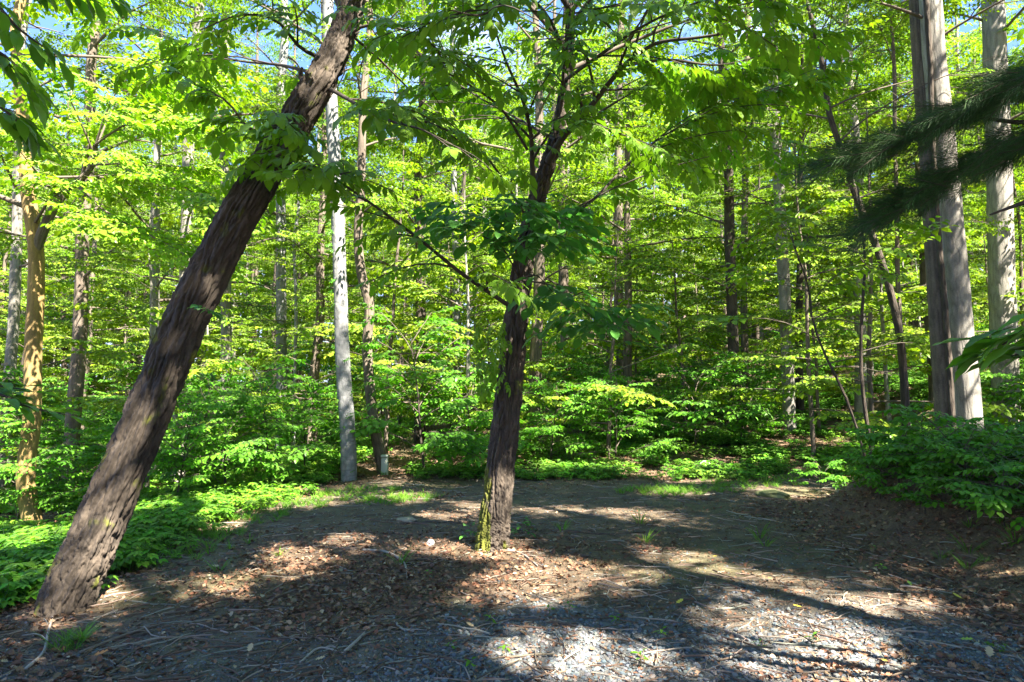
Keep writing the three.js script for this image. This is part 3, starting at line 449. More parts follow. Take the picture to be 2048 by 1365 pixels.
tracedTree('pink_grey_tree', 'slim pale trunk at the far left edge behind the yellow tree', [[8, 930], [15, 800], [26, 650], [32, 500], [36, 350], [40, 100]], 15, 15, 6, { seed: 532, radii: [0.13, 0.12, 0.11, 0.1, 0.08, 0.04], rs: 16, bark: B.grey, limbs: 14, from: 0.4, len: 3 });
tracedTree('grey_tree', 'sun dappled grey trunk just right of the leaning tree', [[357, 905], [357, 820], [362, 700], [372, 500], [380, 200]], 15, 15, 7, { seed: 533, radii: [0.16, 0.14, 0.13, 0.11, 0.05], rs: 16, bark: B.grey, limbs: 16, from: 0.4, len: 3 });
tracedTree('grey_tree', 'grey trunk in the gap between leaning tree and pale trunk', [[450, 870], [452, 740], [452, 640], [450, 450], [446, 150]], 18, 18, 7, { seed: 534, radii: [0.15, 0.14, 0.13, 0.1, 0.05], rs: 14, bark: B.grey, limbs: 18, from: 0.35, len: 3 });
tracedTree('whitish_tree', 'whitish tall trunk a little left of the pale vine-clad one', [[562, 850], [563, 720], [562, 600], [562, 450], [560, 200]], 18, 18, 7, { seed: 535, radii: [0.15, 0.14, 0.13, 0.11, 0.05], rs: 14, bark: B.pale, limbs: 16, from: 0.45, len: 3 });
tracedTree('young_tree', 'very thin pale stem right of the whitish tall trunk', [[588, 830], [590, 720], [592, 600], [588, 480]], 17, 17, 3, { seed: 536, radii: [0.05, 0.045, 0.04, 0.02], rs: 10, bark: B.pale, limbs: 8, from: 0.5, len: 1.6 });
tracedTree('whitish_tree', 'slim whitish trunk seen just left of the centre tree', [[914, 850], [914, 700], [912, 540], [908, 400], [905, 100]], 20, 20, 6, { seed: 537, radii: [0.11, 0.1, 0.09, 0.08, 0.04], rs: 12, bark: B.pale, limbs: 16, from: 0.35, len: 2.8 });
tracedTree('brown_tree', 'brown double trunk standing right behind the centre tree', [[1130, 800], [1132, 700], [1128, 600], [1126, 400], [1130, 100]], 23, 23, 7, { seed: 538, radii: [0.2, 0.18, 0.17, 0.13, 0.05], rs: 14, bark: B.brown, limbs: 18, from: 0.35, len: 3.4 });
tracedTree('brown_tree', 'brown trunk on the slope above the clearing right of centre', [[1243, 800], [1242, 700], [1238, 560], [1236, 380], [1240, 100]], 25, 25, 7, { seed: 539, radii: [0.2, 0.18, 0.16, 0.13, 0.05], rs: 14, bark: B.brown, limbs: 20, from: 0.35, len: 3.4 });
tracedTree('grey_tree', 'straight grey brown trunk with bare lower part facing the path', [[1581, 878], [1577, 780], [1572, 640], [1562, 450], [1551, 250], [1545, 60]], 18, 18, 7, { seed: 540, radii: [0.18, 0.165, 0.155, 0.14, 0.12, 0.05], rs: 18, bark: B.grey, limbs: 18, from: 0.42, len: 3.4 });
tracedTree('brown_tree', 'thin brown trunk halfway between centre tree and path trunk', [[1490, 815], [1490, 720], [1488, 600], [1490, 420], [1494, 150]], 24, 24, 6, { seed: 541, radii: [0.14, 0.13, 0.12, 0.1, 0.04], rs: 12, bark: B.brown, limbs: 18, from: 0.3, len: 3.2 });
tracedTree('slanting_tree', 'slender dark tree slanting left in front of the big twin trunk', [[1812, 810], [1802, 690], [1780, 580], [1748, 480], [1715, 400], [1690, 320], [1660, 230]], 13, 12.4, 3, { seed: 542, radii: [0.075, 0.07, 0.065, 0.055, 0.05, 0.03], rs: 12, n: 60, bark: B.dark, limbs: 12, from: 0.5, len: 2.4, spray: SP.maple[0] });
tracedTree('slanting_tree', 'thin upright stem crossing behind the slanting dark tree', [[1806, 810], [1803, 700], [1796, 560], [1794, 430], [1790, 250]], 14, 14, 4, { seed: 543, radii: [0.055, 0.05, 0.045, 0.04, 0.02], rs: 10, bark: B.brown, limbs: 12, from: 0.45, len: 2.2 });
tracedTree('twin_trunk_tree', 'big sun striped grey twin trunk on top of the right bank', [[1940, 878], [1928, 740], [1915, 600], [1902, 450], [1886, 280], [1868, 100], [1858, -60]], 11.2, 11.2, 8, { seed: 544, radii: [0.25, 0.21, 0.2, 0.19, 0.18, 0.17, 0.14, 0.06], rs: 32, n: 110, bark: B.grey, limbs: 12, from: 0.6, len: 3.6 });
{
  const g = scene.getObjectByName('twin_trunk_tree'), b = g.position, f = a => a.map(q => at(...q).sub(b));
  const w = f([[1893, 885, 11.5], [1884, 740, 11.5], [1874, 600, 11.5], [1864, 450, 11.5], [1852, 280, 11.5], [1838, 100, 11.5], [1826, -80, 11.5]]); w.unshift(w[0].clone().add(V(0, -0.5, 0)));
  part('second_stem', tube(w, [0.17, 0.15, 0.14, 0.13, 0.12, 0.1], 22, 80, { disp: (ca, sa, s, R) => R * 0.1 * N3(ca * 2, s * 1.4, sa * 2) }), B.brown, g);
  const v = f([[1908, 885, 11.0], [1900, 740, 11.05], [1890, 600, 11.05], [1876, 450, 11.05], [1866, 280, 11.05], [1860, 100, 11.05], [1846, -80, 11.05]]); v.unshift(v[0].clone().add(V(0, -0.4, 0)));
  part('dark_strip', tube(v, [0.05, 0.045, 0.045, 0.04], 10, 90, { disp: (ca, sa, s, R) => R * 0.3 * N3(ca * 2, s * 4, sa * 2) }), B.dark, g);  // thin dark tube following the line between the two trunks
}
tracedTree('smooth_grey_tree', 'thick smooth trunk lit on one side at the right edge', [[2012, 850], [2010, 720], [2004, 560], [2000, 380], [1994, 200], [1986, 0]], 15, 15, 8, { seed: 545, radii: [0.3, 0.27, 0.26, 0.25, 0.23, 0.2, 0.08], rs: 26, n: 80, bark: B.grey, limbs: 14, from: 0.5, len: 3.6 });
tracedTree('sapling', 'thin black sapling leaning left at the foot of the bank', [[1738, 945], [1715, 860], [1690, 790], [1655, 720], [1625, 640]], 9.6, 9.9, 1.5, { seed: 546, radii: [0.022, 0.02, 0.016, 0.008], rs: 8, bark: B.dark, limbs: 8, from: 0.45, len: 1.1, spray: SP.maple[1], gap: 0.28 });
tracedTree('sapling', 'thin black upright sapling rising beside the leaning one', [[1750, 945], [1740, 880], [1728, 800], [1722, 720], [1726, 600]], 9.6, 9.6, 1.8, { seed: 547, radii: [0.03, 0.027, 0.022, 0.01], rs: 8, bark: B.dark, limbs: 8, from: 0.5, len: 1.1, spray: SP.maple[0], gap: 0.28 });

// ================================================================ overhead trees beside and behind the photographer, whose crowns shade the clearing
[[7.2, -2.0], [10.4, -6.4], [5.4, 3.2], [10.5, 0.8], [1.8, 4.2], [13.5, -9.5], [-3.6, 4.4], [0.6, 1.1]].forEach(([x, z], k) => tree('canopy_tree', ['tall tree on the bank', 'tall tree behind the bank top', 'tall tree standing close behind the viewpoint', 'tall tree far up the bank', 'tall tree behind the viewpoint beside the drive', 'tall tree beyond the twin trunk', 'tall tree at the back of the drive', 'tall tree right beside the viewpoint'][k] + ', its crown shading the gravel', 'tree', onGround(x, z), 'canopy trees outside the view', { seed: 600 + k, pts: straight(15 + k % 3, 610 + k), radii: [0.22, 0.2, 0.17, 0.12, 0.05], bark: B.brown, limbs: 26, from: 0.3, len: 4.4, shape: f => 0.75 + 0.4 * Math.sin(Math.PI * f), el: 0.1, gap: 0.24, subs: 2.2, spray: SP.maple[k % 2], scale: 1.3, roll: 0.5, tint: [0.9, 1, 1], keep: keepGap(k === 1 || k === 5 ? 0.35 : k === 7 || k === 4 ? 1.1 : 0.95) }));

// ================================================================ the wood behind: copies of a few built trees
const PROTO = {};
function protos(kind, n, fn) { PROTO[kind] = []; for (let k = 0; k < n; k++) { const g = fn(k); scene.remove(g); PROTO[kind].push(g); } }
protos('understory_tree', 3, k => tree('understory_tree', '', 'tree', V(0, 0, 0), '', { seed: 700 + k, pts: straight(5.5 + k, 710 + k, 0.12), radii: [0.055, 0.045, 0.03, 0.012], rs: 9, bark: k === 1 ? B.grey : B.brown, limbs: 15, from: 0.14, len: 2.3, el: 0.1, droop: 0.25, shape: f => 1.05 - 0.75 * f, gap: 0.26, subs: 2, spray: SP.maple[k % 2], roll: 0.35, hang: -0.12, tint: [1.1, 1, 1] }));
protos('midstory_tree', 3, k => tree('midstory_tree', '', 'tree', V(0, 0, 0), '', { seed: 720 + k, pts: straight(11 + k, 730 + k, 0.08), radii: [0.12, 0.1, 0.07, 0.02], rs: 11, bark: [B.brown, B.grey, B.dark][k], limbs: 22, from: 0.2, len: 2.9, el: 0.15, droop: 0.35, gap: 0.32, subs: 1.8, spray: SP.fine[k % 2], scale: 1.15, roll: 0.5, tint: [1, 1, 1] }));
protos('tall_tree', 3, k => tree('tall_tree', '', 'tree', V(0, 0, 0), '', { seed: 740 + k, pts: straight(20 + 2 * k, 750 + k, 0.05), radii: [0.2, 0.17, 0.13, 0.04], rs: 12, bark: [B.grey, B.brown, B.pale][k], limbs: 34, from: 0.2, len: 3.8, el: 0.3, droop: 0.4, gap: 0.42, subs: 1.6, spray: SP.fine[k % 2], scale: 1.5, roll: 0.6, tint: [0.95, 1, 1] }));
SP.broad = [8, 9].map(q => spray(q, { L: 0.36, leaf: 0.12, wid: 0.078, n: 13, lod: 2, col: DEEP, subs: 3 }));
protos('bank_shrub', 3, k => tree('bank_shrub', '', 'shrub', V(0, 0, 0), '', { seed: 780 + k, pts: straight(0.75 + 0.15 * k, 790 + k, 0.3), radii: [0.012, 0.009, 0.004], rs: 6, bark: B.dark, limbs: 10, from: 0.15, len: 0.9, el: 0.35, droop: 0.5, shape: f => 1.1 - 0.5 * f, gap: 0.24, subs: 2.4, spray: SP.broad[k % 2], scale: 0.95, roll: 0.4, tint: [0.95, 1, 1] }));
protos('shrub', 3, k => { const g = tree('shrub', '', 'shrub', V(0, 0, 0), '', { seed: 760 + k, pts: straight(1.35 + 0.3 * k, 770 + k, 0.3), radii: [0.018, 0.012, 0.005], rs: 7, bark: B.dark, limbs: 16, from: 0.08, len: 1.15, el: 0.5, droop: 0.5, shape: f => 1.1 - 0.65 * f, gap: 0.17, subs: 3, spray: SP.shrub[k % 2], scale: 0.95, roll: 0.4, tint: [1.1, 1.1, 1] }); return g; });
let rk = RNG(800);
function put(kind, x, z, label, group, s = 1) { const v = Math.floor(rk() * 3), c = copyOf(PROTO[kind][v], typeof label === 'string' ? label : label(x, -z, v), group); c.position.copy(onGround(x, z)); c.rotation.y = rk() * 6.283; c.scale.setScalar(s * (0.85 + 0.3 * rk())); return c; }
const placed = []; const free = (x, z, m) => placed.every(([a, b]) => (a - x) ** 2 + (b - z) ** 2 > m * m) && (placed.push([x, z]), true);
const side = (x, d) => { const px = W / 2 + x / d * F; return [[60, 'at the left edge'], [230, 'around the yellow trunk'], [480, 'behind the leaning tree'], [640, 'left of the pale trunk'], [840, 'behind the S-curved trunk'], [1000, 'left of the centre tree'], [1200, 'right of the centre tree'], [1450, 'left of the path trunk'], [1680, 'around the path trunk'], [1850, 'behind the slanting dark stems'], [1990, 'behind the twin trunk']].find(a => px < a[0])?.[1] ?? 'at the right edge'; };
const how = (tones, kind, a, b) => (x, d, v) => `${tones[v]} ${kind} ${d < a ? 'just beyond the clearing' : d < b ? 'farther into the wood' : 'deep in the wood'} ${side(x, d)}`;
// shrubs
for (const [px, py, label, s] of [
  [450, 985, 'bright green leafy shrub in front of the pale trunk', 1.05], [540, 970, 'bright green shrub nearest the pale trunk along the left edge', 0.95], [350, 1010, 'bright green shrub just right of the leaning trunk', 0.9],
  [610, 950, 'layered shrub touching the foot of the pale trunk', 0.9], [470, 930, 'taller shrub behind the bright ones right of the leaning tree', 1.3], [850, 950, 'pale topped layered shrub right of the S-curved tree', 1.2], [930, 940, 'bushy shrub directly left of the centre trunk', 1.2],
  [1100, 935, 'low green shrub right of the centre trunk', 0.9], [1230, 930, 'green shrub on the far clearing edge right of centre', 1.0], [1390, 900, 'sunlit yellow green shrub by the start of the path', 1.2], [1480, 890, 'sunlit shrub above the path', 1.1],
  [1800, 975, 'dark green broad leafed shrub on the bank top', 0.4], [1900, 970, 'dark green shrub on the bank below the twin trunk', 0.4], [1990, 985, 'dense green shrub on the bank at the right edge', 0.42], [1690, 965, 'small green shrub at the foot of the thin saplings', 0.34], [1850, 1030, 'low leafy shrub overhanging the bank litter', 0.32], [2010, 1060, 'low bright shrub at the lower right of the bank', 0.34],
  [1760, 1000, 'low shrub below the thin saplings on the bank', 0.3], [1940, 1025, 'low shrub in the middle of the bank', 0.33], [1640, 985, 'tiny shrub at the far end of the bank', 0.28], [2040, 1020, 'low shrub cut off by the right edge', 0.36], [1860, 940, 'little shrub before the foot of the twin trunk', 0.36],
  [30, 1060, 'yellow green shrub at the left edge before the yellow trunk', 0.9], [240, 1000, 'sunlit shrub left of and behind the leaning trunk', 1.0], [120, 1040, 'low shrub beside the foot of the yellow trunk', 0.8]]) { const p = groundAt(px, py); placed.push([p.x, p.z]); put(s < 0.5 ? 'bank_shrub' : 'shrub', p.x, p.z, label, 'shrubs round the clearing', s < 0.5 ? s * 1.75 : s); }
for (let i = 0, n = 0; i < 2000 && n < 40; i++) { const d = 13.5 + 14 * rk(), x = (rk() * 2 - 1) * d * 0.85, z = -d; if ((x > 3.5 && d < 24 && rk() < 0.85) || !free(x, z, 1.1)) continue; n++; put('shrub', x, z, how(['low', 'bushy', 'taller'], 'green undergrowth shrub', 18, 23), 'undergrowth shrubs of the wood', 0.9 + 0.5 * rk()); }
for (let i = 0, n = 0; i < 2000 && n < 62; i++) { const d = 14 + 18 * rk(), x = (rk() * 2 - 1) * d * 0.95, z = -d; if ((x > 4 && d < 22 && rk() < 0.7) || !free(x, z, 1.9)) continue; n++; put('understory_tree', x, z, how(['small brown stemmed', 'small grey stemmed', 'tallish brown stemmed'], 'layered understory tree', 20, 26), 'understory trees of the wood', 0.8 + 0.5 * rk()); }
for (const [x, z, label] of [[-9.5, -7.6, 'small layered tree rising left of the yellow trunk'], [-12, -11.5, 'small layered tree behind the yellow trunk at the left edge'], [12.5, -14.5, 'small layered tree behind the thick smooth trunk at the right edge'], [-7, -13, 'small layered tree behind the leaning trunk'], [6.5, -14.5, 'small layered tree left of the trunk facing the path'], [2.2, -15.5, 'small layered tree just right behind the centre tree'], [-1, -15, 'small layered tree just left behind the centre tree']]) { placed.push([x, z]); put('understory_tree', x, z, label, 'understory trees nearest the clearing', 0.85); }
for (const [x, z, label] of [[-5.2, -17.5, 'leafy middle sized tree behind the S-curved trunk'], [-2.6, -19, 'leafy middle sized tree left behind the centre tree'], [0.6, -17.5, 'leafy middle sized tree straight behind the centre tree'], [3.4, -19.5, 'leafy middle sized tree right behind the centre tree'], [6.0, -18, 'leafy middle sized tree left of the trunk by the path'], [9.6, -18.5, 'leafy middle sized tree right of the trunk by the path'], [12, -19, 'leafy middle sized tree behind the twin trunk'], [-9, -17, 'leafy middle sized tree between leaning tree and whitish trunk']]) { placed.push([x, z]); put('midstory_tree', x, z, label, 'middle sized trees nearest the clearing', 1.25); }
for (let i = 0, n = 0; i < 2000 && n < 62; i++) { const d = 15.5 + 22 * rk(), x = (rk() * 2 - 1) * d * 0.95, z = -d; if (!free(x, z, 2.2)) continue; n++; put('midstory_tree', x, z, how(['brown barked', 'grey barked', 'dark barked'], 'middle sized leafy tree', 22, 30), 'middle sized trees of the wood', 0.9 + 0.3 * rk()); }
for (let i = 0, n = 0; i < 2000 && n < 56; i++) { const d = 20 + 32 * rk(), x = (rk() * 2 - 1) * d * 0.95, z = -d; if (!free(x, z, 2.6)) continue; n++; put('tall_tree', x, z, how(['grey barked', 'brown barked', 'pale barked'], 'tall straight tree', 28, 40), 'tall trees of the wood', 0.9 + 0.3 * rk()); }
{ // the far wood, one mass
  const g = new THREE.Group(); g.name = 'far_woods'; scene.add(g); tag(g, 'far sunlit woods closing the view behind the trees', 'woods', null, 'stuff'); const r = RNG(850), ms = [], ts = [];
  for (let i = 0; i < 60000 && ms.length < 11000; i++) { const d = 42 + 30 * r(), x = (r() * 2 - 1) * d * 1.1, z = -d, y = H(x, z) + 0.5 + 22 * Math.pow(r(), 1.15); if (fbm(x * 0.16, y * 0.2, z * 0.16, 3) < -0.06 + (y > 15 ? 0.08 : 0)) continue; ms.push(siteMatrix({ p: V(x, y, z), d: V(r() - 0.5, 0, r() - 0.5), s: 1 }, r, { scale: 3.2, roll: 0.9 })); }
  crown('foliage', SP.far[0], ms, [1, 1, 1], r, g);
  const tg = tube([V(0, -1, 0), V(0.1, 6, 0), V(0, 14, 0.1), V(0.2, 22, 0)], [0.22, 0.18, 0.06], 9, 10);
  for (let i = 0; i < 110; i++) { const d = 40 + 32 * r(), x = (r() * 2 - 1) * d * 1.1; ts.push(M4.makeRotationY(r() * 6).setPosition(x, H(x, -d), -d).clone()); }
  crown('trunks', tg, ts, [1, 1, 1], r, g, B.grey);
}
// ================================================================ near things at the picture's edges
{ // pine whose boughs hang in from the right
  const r = RNG(901), base = onGround(5.4, -1.6), g = thing('pine_tree', 'pine with dark needled boughs drooping in from the right edge', 'tree', base.toArray());
  part('trunk', tube(straight(11, 902), [0.16, 0.14, 0.1, 0.03], 14, 40, { disp: (ca, sa, s, R) => R * 0.1 * N3(ca * 3, s * 3, sa * 3) }), B.brown, g);
  const S = new Soup(); for (let i = 0; i < 90; i++) { const t = i / 90, p = V(0.26 * t, 0, 0), a = i * 2.4, sp = 0.55 + 0.4 * r(); S.leaf(p, V(1, Math.cos(a) * sp - 0.15, Math.sin(a) * sp), V(0, Math.sin(a) + 0.01, -Math.cos(a)), 0.07 + 0.035 * r(), 0.0022, 0, vary([0.035, 0.105, 0.018], r, 0.35), { curl: 0.05, fold: 0 }); } S.stem(V(0, 0, 0), V(0.26, 0, 0), 0.003, 0.002, BROWN); const sprig = S.geo(), sites = [];
  const boughs = [[[2180, 90, 2.6], [2060, 150, 2.9], [1960, 205, 3.0], [1860, 260, 3.1], [1750, 305, 3.15], [1650, 335, 3.2]], [[2190, 200, 2.8], [2060, 275, 3.1], [1950, 330, 3.2], [1860, 375, 3.3], [1790, 415, 3.3], [1715, 475, 3.35]], [[2200, 330, 2.8], [2060, 400, 3.0], [1980, 430, 3.1]], [[2200, 240, 2.9], [2050, 245, 3.0], [1930, 232, 3.1]]];
  boughs.forEach((b, k) => { const pts = b.map(a => at(...a).sub(base)); const root = V(0, pts[0].y - 0.2 + 0.1 * k, 0); pts.unshift(root); part('bough', tube(pts, [0.03, 0.02, 0.012, 0.004], 7, 50, { disp: (ca, sa, s, R) => R * 0.2 * N3(ca * 2, s * 9, sa * 2) }), B.twig, g);
    if (k > 1) return; const c = new THREE.CatmullRomCurve3(pts.slice(1)); for (let i = 0; i < 190; i++) { const t = 0.1 + 0.95 * r() * (0.6 + 0.4 * r()), q = c.getPoint(t), d = c.getTangent(t); const w = 0.5 + 1.1 * (0.5 + N3(t * 9, k * 5, 2)) * (1.2 - 0.7 * t); q.add(V((r() - 0.5) * 0.1 * w, (r() - 0.5) * 0.1 * w, (r() - 0.5) * 0.34 * w)); sites.push({ p: q, d, s: r() < 0.5 ? 0.5 : -0.5 }); } });
  crown('needles', sprig, sites.map(s => siteMatrix(s, r, { hang: -0.2, spread: 0.9, scale: 0.72, roll: 2 })), [1, 1, 1], r, g, needleMat);
}
const ONE = [1, 2, 3, 4].map(k => { const r = RNG(950 + k), S = new Soup(); S.stem(V(0, 0, 0), V(0.03, 0, 0), 0.0016, 0.0014, [0.1, 0.13, 0.03]); S.leaf(V(0.03, 0, 0), V(1, 0, 0), V(0, 1, 0), 0.13, 0.054, 2, vary([0.13, 0.30, 0.01], r), { curl: 0.1 + 0.2 * r(), fold: 0.3 }); return S.geo(); });
function edgeSapling(label, x, z, limbs, o) {
  const r = RNG(o.seed), base = onGround(x, z), g = thing('young_beech', label, 'tree', base.toArray());
  part('trunk', tube(straight(o.h, o.seed, 0.1), [0.04, 0.03, 0.012], 10, 24), B.brown, g);
  const sites = []; for (const l of limbs) { const pts = l.map(a => at(...a).sub(base)); pts.unshift(V(0, Math.min(o.h * 0.9, pts[0].y - 0.1), 0)); const c = new THREE.CatmullRomCurve3(pts, false, 'centripetal'); part('limb', tube(pts, [0.014, 0.008, 0.003], 6, 40), B.twig, g); const len = lengthOf(pts); for (let s = len * 0.25, k = 1; s < len; s += o.gap * (0.7 + 0.6 * r()), k = -k) sites.push({ p: c.getPoint(s / len).add(V((r() - 0.5) * 0.06, (r() - 0.5) * 0.05, (r() - 0.5) * 0.1)), d: c.getTangent(s / len), s: k }); }
  sites.forEach((s, i) => { const m = part('leaf', ONE[i % 4], leafMat, g); siteMatrix(s, r, o).decompose(m.position, m.quaternion, m.scale); });
}
edgeSapling('young tree at the left edge with large dark leaves hanging in the top corner', -3.9, -2.3, [[[-120, -40, 2.6], [-20, 0, 2.6], [40, 60, 2.6], [110, 110, 2.7]], [[-120, 60, 2.5], [-30, 90, 2.5], [30, 130, 2.55], [60, 190, 2.6]], [[-140, 120, 2.6], [-40, 190, 2.6], [20, 230, 2.6], [50, 260, 2.65]], [[-100, -80, 2.8], [40, -40, 2.8], [140, -30, 2.9], [240, -10, 3.0]]], { seed: 911, h: 4.2, gap: 0.045, hang: -0.55, scale: 0.8 });
edgeSapling('young tree whose lit leaves reach in halfway up the left edge', -4.3, -3.2, [[[-80, 780, 3.4], [0, 790, 3.4], [60, 815, 3.45], [130, 830, 3.5]], [[-80, 740, 3.5], [-10, 770, 3.5], [50, 780, 3.5]]], { seed: 912, h: 3, gap: 0.06, hang: -0.1, scale: 0.9 });
edgeSapling('young tree with large bright leaves poking in at the right edge', 3.4, -1.5, [[[2200, 600, 2.1], [2120, 640, 2.1], [2060, 660, 2.1], [2005, 690, 2.15]], [[2200, 640, 2.2], [2090, 690, 2.2], [2020, 715, 2.2]]], { seed: 913, h: 2.6, gap: 0.055, hang: -0.1, scale: 1.05 });

// ================================================================ small things on the ground
{ // marker post
  const b = groundAt(769, 952), g = thing('marker_post', 'short pale grey utility marker post at the foot of the S-curved tree', 'post', b.toArray()), h = 0.36, m = new THREE.MeshStandardMaterial({ color: new THREE.Color(0.55, 0.6, 0.52), roughness: 0.6 });
  const s = new THREE.Shape(); const w = 0.055, d = 0.04; s.moveTo(-w, -d); s.lineTo(w, -d); s.lineTo(w, d); s.lineTo(-w, d); s.closePath();
  const e = new THREE.ExtrudeGeometry(s, { depth: h, bevelEnabled: true, bevelSize: 0.006, bevelThickness: 0.006, bevelSegments: 2 }); e.rotateX(-Math.PI / 2); part('body', e, m, g).position.y = -0.03;
  const c = new THREE.ExtrudeGeometry(s, { depth: 0.03, bevelEnabled: true, bevelSize: 0.014, bevelThickness: 0.012, bevelSegments: 2 }); c.rotateX(-Math.PI / 2); part('cap', c, m, g).position.y = h;
}
const stickMat = [[0.34, 0.29, 0.25], [0.2, 0.15, 0.115], [0.1, 0.075, 0.06]].map(c => new THREE.MeshStandardMaterial({ color: new THREE.Color(...c), roughness: 0.9 }));
[
  ['pale curved bare stick below the leaning trunk', [[50, 1345], [85, 1310], [95, 1270], [105, 1235]], 0.011, 0], ['long dark stick lying right of the pale curved one', [[160, 1312], [220, 1285], [270, 1268], [318, 1254]], 0.012, 1], ['short dark stick near the orange leaf', [[228, 1335], [262, 1310], [285, 1298]], 0.009, 2],
  ['hooked grey stick left of the centre trunk', [[726, 1103], [768, 1106], [803, 1124], [812, 1140], [814, 1160]], 0.014, 0], ['stick pointing at the foot of the centre trunk', [[1010, 1100], [1045, 1112], [1075, 1135]], 0.012, 0], ['forked grey stick in the lower middle litter', [[690, 1308], [718, 1282], [748, 1250]], 0.012, 0], ['short curved stick by the edge of the gravel', [[790, 1248], [805, 1262], [828, 1266]], 0.009, 0],
  ['thin arched twig right of the lower sunlit patches', [[1245, 1196], [1275, 1205], [1300, 1235]], 0.006, 2], ['thin dark stick across the middle gravel', [[1100, 1245], [1150, 1255], [1210, 1262], [1260, 1258]], 0.008, 2], ['long thin stick at the foot of the bank', [[1650, 1080], [1740, 1110], [1830, 1140], [1930, 1175]], 0.008, 1], ['dark twig beneath the sunlit streaks', [[1480, 1310], [1520, 1300], [1580, 1262]], 0.007, 2],
  ['brown stick among the leaf pile', [[545, 1200], [600, 1180], [640, 1150]], 0.01, 1], ['long brown stick across the left litter', [[470, 1225], [560, 1205], [640, 1170], [690, 1150]], 0.007, 1], ['grey twig at the bottom left of centre', [[600, 1330], [640, 1300], [690, 1310]], 0.008, 0], ['thin stick across the far clearing', [[800, 1050], [860, 1046], [930, 1050]], 0.01, 2], ['dark stick right of the centre trunk', [[1120, 1062], [1200, 1070], [1290, 1066]], 0.012, 2], ['thin bent stick on the right gravel', [[1420, 1150], [1480, 1160], [1530, 1150]], 0.008, 1], ['dry stick at the bottom edge below the gravel patch', [[1020, 1352], [1070, 1340], [1110, 1346]], 0.008, 2],
  ['fallen dead branch behind the bank shrubs', [[1880, 905], [1940, 895], [2010, 890]], 0.03, 0], ['fallen log on the slope right behind centre tree', [[1150, 915], [1250, 905], [1330, 903]], 0.05, 1],
].forEach(([label, px, R, m], k) => {
  const w = px.map(([x, y]) => groundAt(x, y).add(V(0, R * 0.8, 0))), b = w[0].clone().add(V(0, -R * 0.8, 0)), r = RNG(1000 + k), g = thing('fallen_stick', label, 'stick', b.toArray(), 'sticks lying on the ground');
  const pts = w.map(p => p.sub(b)); part('stem', tube(pts, [R, R * 0.85, R * 0.5], 8, 30, { cap: 1, disp: (ca, sa, s, q) => q * 0.25 * N3(ca * 2 + k, s * 12, sa * 2) }), stickMat[m], g);
  const a = new THREE.CatmullRomCurve3(pts).getPoint(0.55), d = pts[pts.length - 1].clone().sub(pts[0]).normalize(), n = V(-d.z, 0, d.x).multiplyScalar(k % 2 ? 1 : -1); const L = 0.08 + 0.12 * r(); part('twig', tube([a, a.clone().addScaledVector(d, L * 0.7).addScaledVector(n, L * 0.4).add(V(0, 0.01, 0)), a.clone().addScaledVector(d, L).addScaledVector(n, L * 0.9)], [R * 0.5, R * 0.25], 6, 8, { cap: 1 }), stickMat[m], g);
});
const leafTone = { orange: [0.55, 0.2, 0.04], yellow: [0.62, 0.5, 0.06], tan: [0.5, 0.36, 0.2], green: [0.3, 0.42, 0.06] };
[[200, 1320, 'orange', 0.11, 'orange fallen leaf in the lower left corner'], [500, 1307, 'tan', 0.07, 'tan fallen leaf on the lower left dirt'], [1595, 1222, 'yellow', 0.075, 'yellow fallen leaf between the sunlit streaks'], [1430, 1120, 'yellow', 0.06, 'small yellow leaf near the upper sunlit streak'], [1360, 1212, 'yellow', 0.07, 'dull yellow leaf on the gravel edge'], [1915, 1200, 'yellow', 0.07, 'yellow leaf near the foot of the bank'], [1770, 1333, 'yellow', 0.06, 'small yellow leaf at the lower right'], [1935, 1290, 'green', 0.08, 'yellow green leaf at the lower right'], [1980, 1315, 'tan', 0.09, 'brown broad leaf in the lower right corner'], [940, 1260, 'tan', 0.06, 'tan leaf above the gravel patch'], [1540, 1165, 'yellow', 0.05, 'tiny yellow leaf beside the middle sunlit streak'], [640, 1330, 'tan', 0.07, 'tan leaf at the bottom left of centre'], [1820, 1175, 'green', 0.06, 'pale green leaf below the bank']].forEach(([px, py, c, s, label], k) => {
  const S = new Soup(); S.leaf(V(-0.5, 0, 0), V(1, 0.05, 0), V(0, 1, 0), 1, 0.6, 2, [1, 1, 1], { fold: 0.2, curl: -0.15, shape: [[0, 0], [0.12, 0.25], [0.25, 0.85], [0.36, 0.5], [0.5, 1], [0.62, 0.55], [0.75, 0.8], [0.9, 0.3], [1, 0]] }); S.stem(V(-0.75, 0.01, 0.02), V(-0.5, 0, 0), 0.012, 0.014, [0.7, 0.6, 0.5]);
  const m = new THREE.Mesh(S.geo(), new THREE.MeshStandardMaterial({ color: new THREE.Color(...leafTone[c]), vertexColors: true, roughness: 0.7, side: THREE.DoubleSide })); m.name = numbered('fallen_leaf'); m.position.copy(groundAt(px, py)).add(V(0, 0.025, 0)); m.rotation.set(0.15, k * 1.7, 0.1); m.scale.setScalar(s); scene.add(m); tag(m, label, 'leaf', 'coloured leaves on the ground');
});
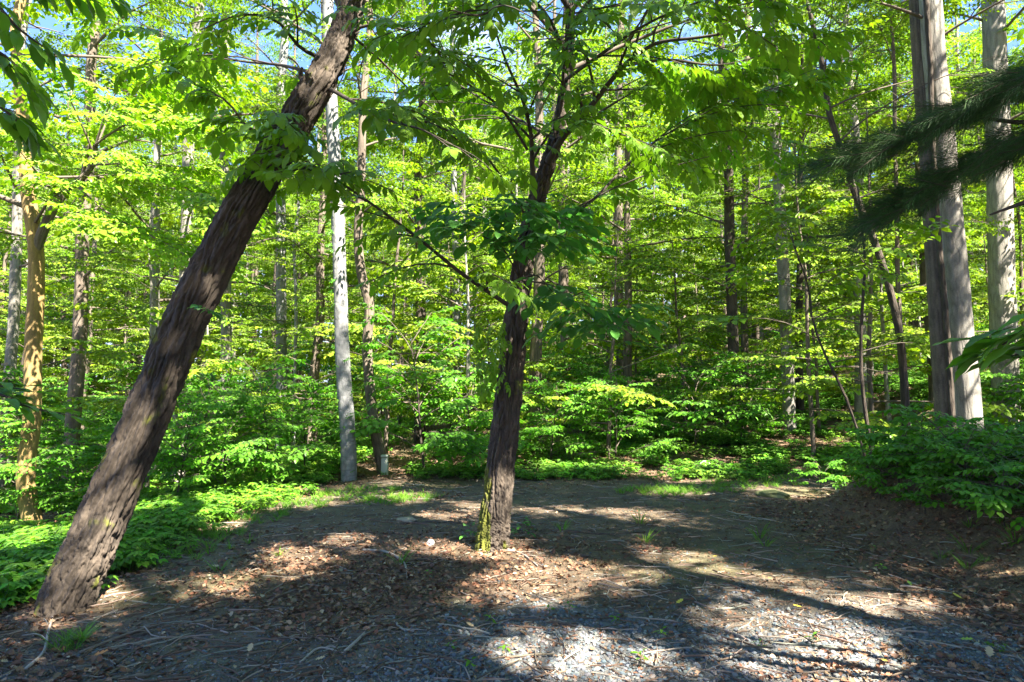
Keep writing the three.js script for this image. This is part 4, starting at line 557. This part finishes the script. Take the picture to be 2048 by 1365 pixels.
function rock(label, px, py, s, col, k) { const g = new THREE.IcosahedronGeometry(1, 4), p = g.attributes.position; for (let i = 0; i < p.count; i++) { const x = p.getX(i), y = p.getY(i), z = p.getZ(i), q = 1 + 0.35 * N3(x * 1.2 + k, y * 1.2, z * 1.2) + 0.08 * N3(x * 5, y * 5 + k, z * 5); p.setXYZ(i, x * q, y * q, z * q); } g.computeVertexNormals(); const m = new THREE.Mesh(g, new THREE.MeshStandardMaterial({ color: new THREE.Color(...col), roughness: 0.9 })); m.name = numbered('rock'); m.position.copy(groundAt(px, py)).add(V(0, s[1] * 0.4, 0)); m.scale.set(...s); m.rotation.y = k; scene.add(m); tag(m, label, 'rock', 'rocks round the clearing'); }
rock('pale grey rock in the herbs at the start of the path', 1412, 940, [0.2, 0.12, 0.14], [0.5, 0.47, 0.43], 1.3);
rock('smaller pale rock touching the grey one by the path', 1432, 944, [0.11, 0.08, 0.1], [0.46, 0.44, 0.4], 3.1);
rock('flat greenish rock at the toe of the bank', 1548, 995, [0.3, 0.08, 0.16], [0.16, 0.17, 0.07], 5.2);
rock('small white stone left of the centre trunk', 861, 1090, [0.05, 0.035, 0.04], [0.6, 0.58, 0.54], 7.7);
rock('flat tan stone on the far clearing', 812, 1043, [0.14, 0.03, 0.09], [0.3, 0.25, 0.18], 9.1);
// low plants coming up through the gravel
[[980, 1260, 'lone seedling on the gravel patch'], [1100, 1235, 'spreading seedling in the middle of the drive'], [1140, 1232, 'leafy seedling next to the spreading one'], [1230, 1250, 'small seedling at the gravel edge'], [905, 1305, 'seedling at the left of the gravel patch'], [940, 1345, 'seedling at the bottom edge'], [1015, 1320, 'seedling in the lower gravel patch'], [1525, 1310, 'seedling among the lower sunlit streaks'], [1320, 1280, 'pale seedling on the right gravel'], [1630, 1295, 'seedling right of the sunlit streaks'], [1745, 1110, 'seedling at the foot of the bank'], [1280, 1340, 'seedling at the bottom right of centre'], [1765, 1150, 'seedling below the bank seedling'], [855, 1165, 'seedling beside the hooked stick']].forEach(([px, py, label], k) => {
  const r = RNG(1100 + k), p = groundAt(px, py), g = thing('seedling', label, 'seedling', p.toArray(), 'seedlings in the drive'), S = new Soup(), top = V((r() - 0.5) * 0.03, 0.05 + 0.05 * r(), 0); S.stem(V(0, -0.01, 0), top, 0.002, 0.0015, [0.1, 0.16, 0.03]); part('stem', S.geo(), leafMat, g);
  for (let i = 0; i < 7; i++) { const m = part('leaf', ONE[i % 4], leafMat, g); siteMatrix({ p: top.clone().multiplyScalar(0.5 + 0.5 * (i / 6)), d: V(Math.cos(i * 2.4), 0, Math.sin(i * 2.4)), s: 0 }, r, { hang: 0.05, scale: 0.3 }).decompose(m.position, m.quaternion, m.scale); }
});
scene.traverse(o => { if (o.isMesh) { o.castShadow = true; o.receiveShadow = true; } });
renderer.render(scene, camera);
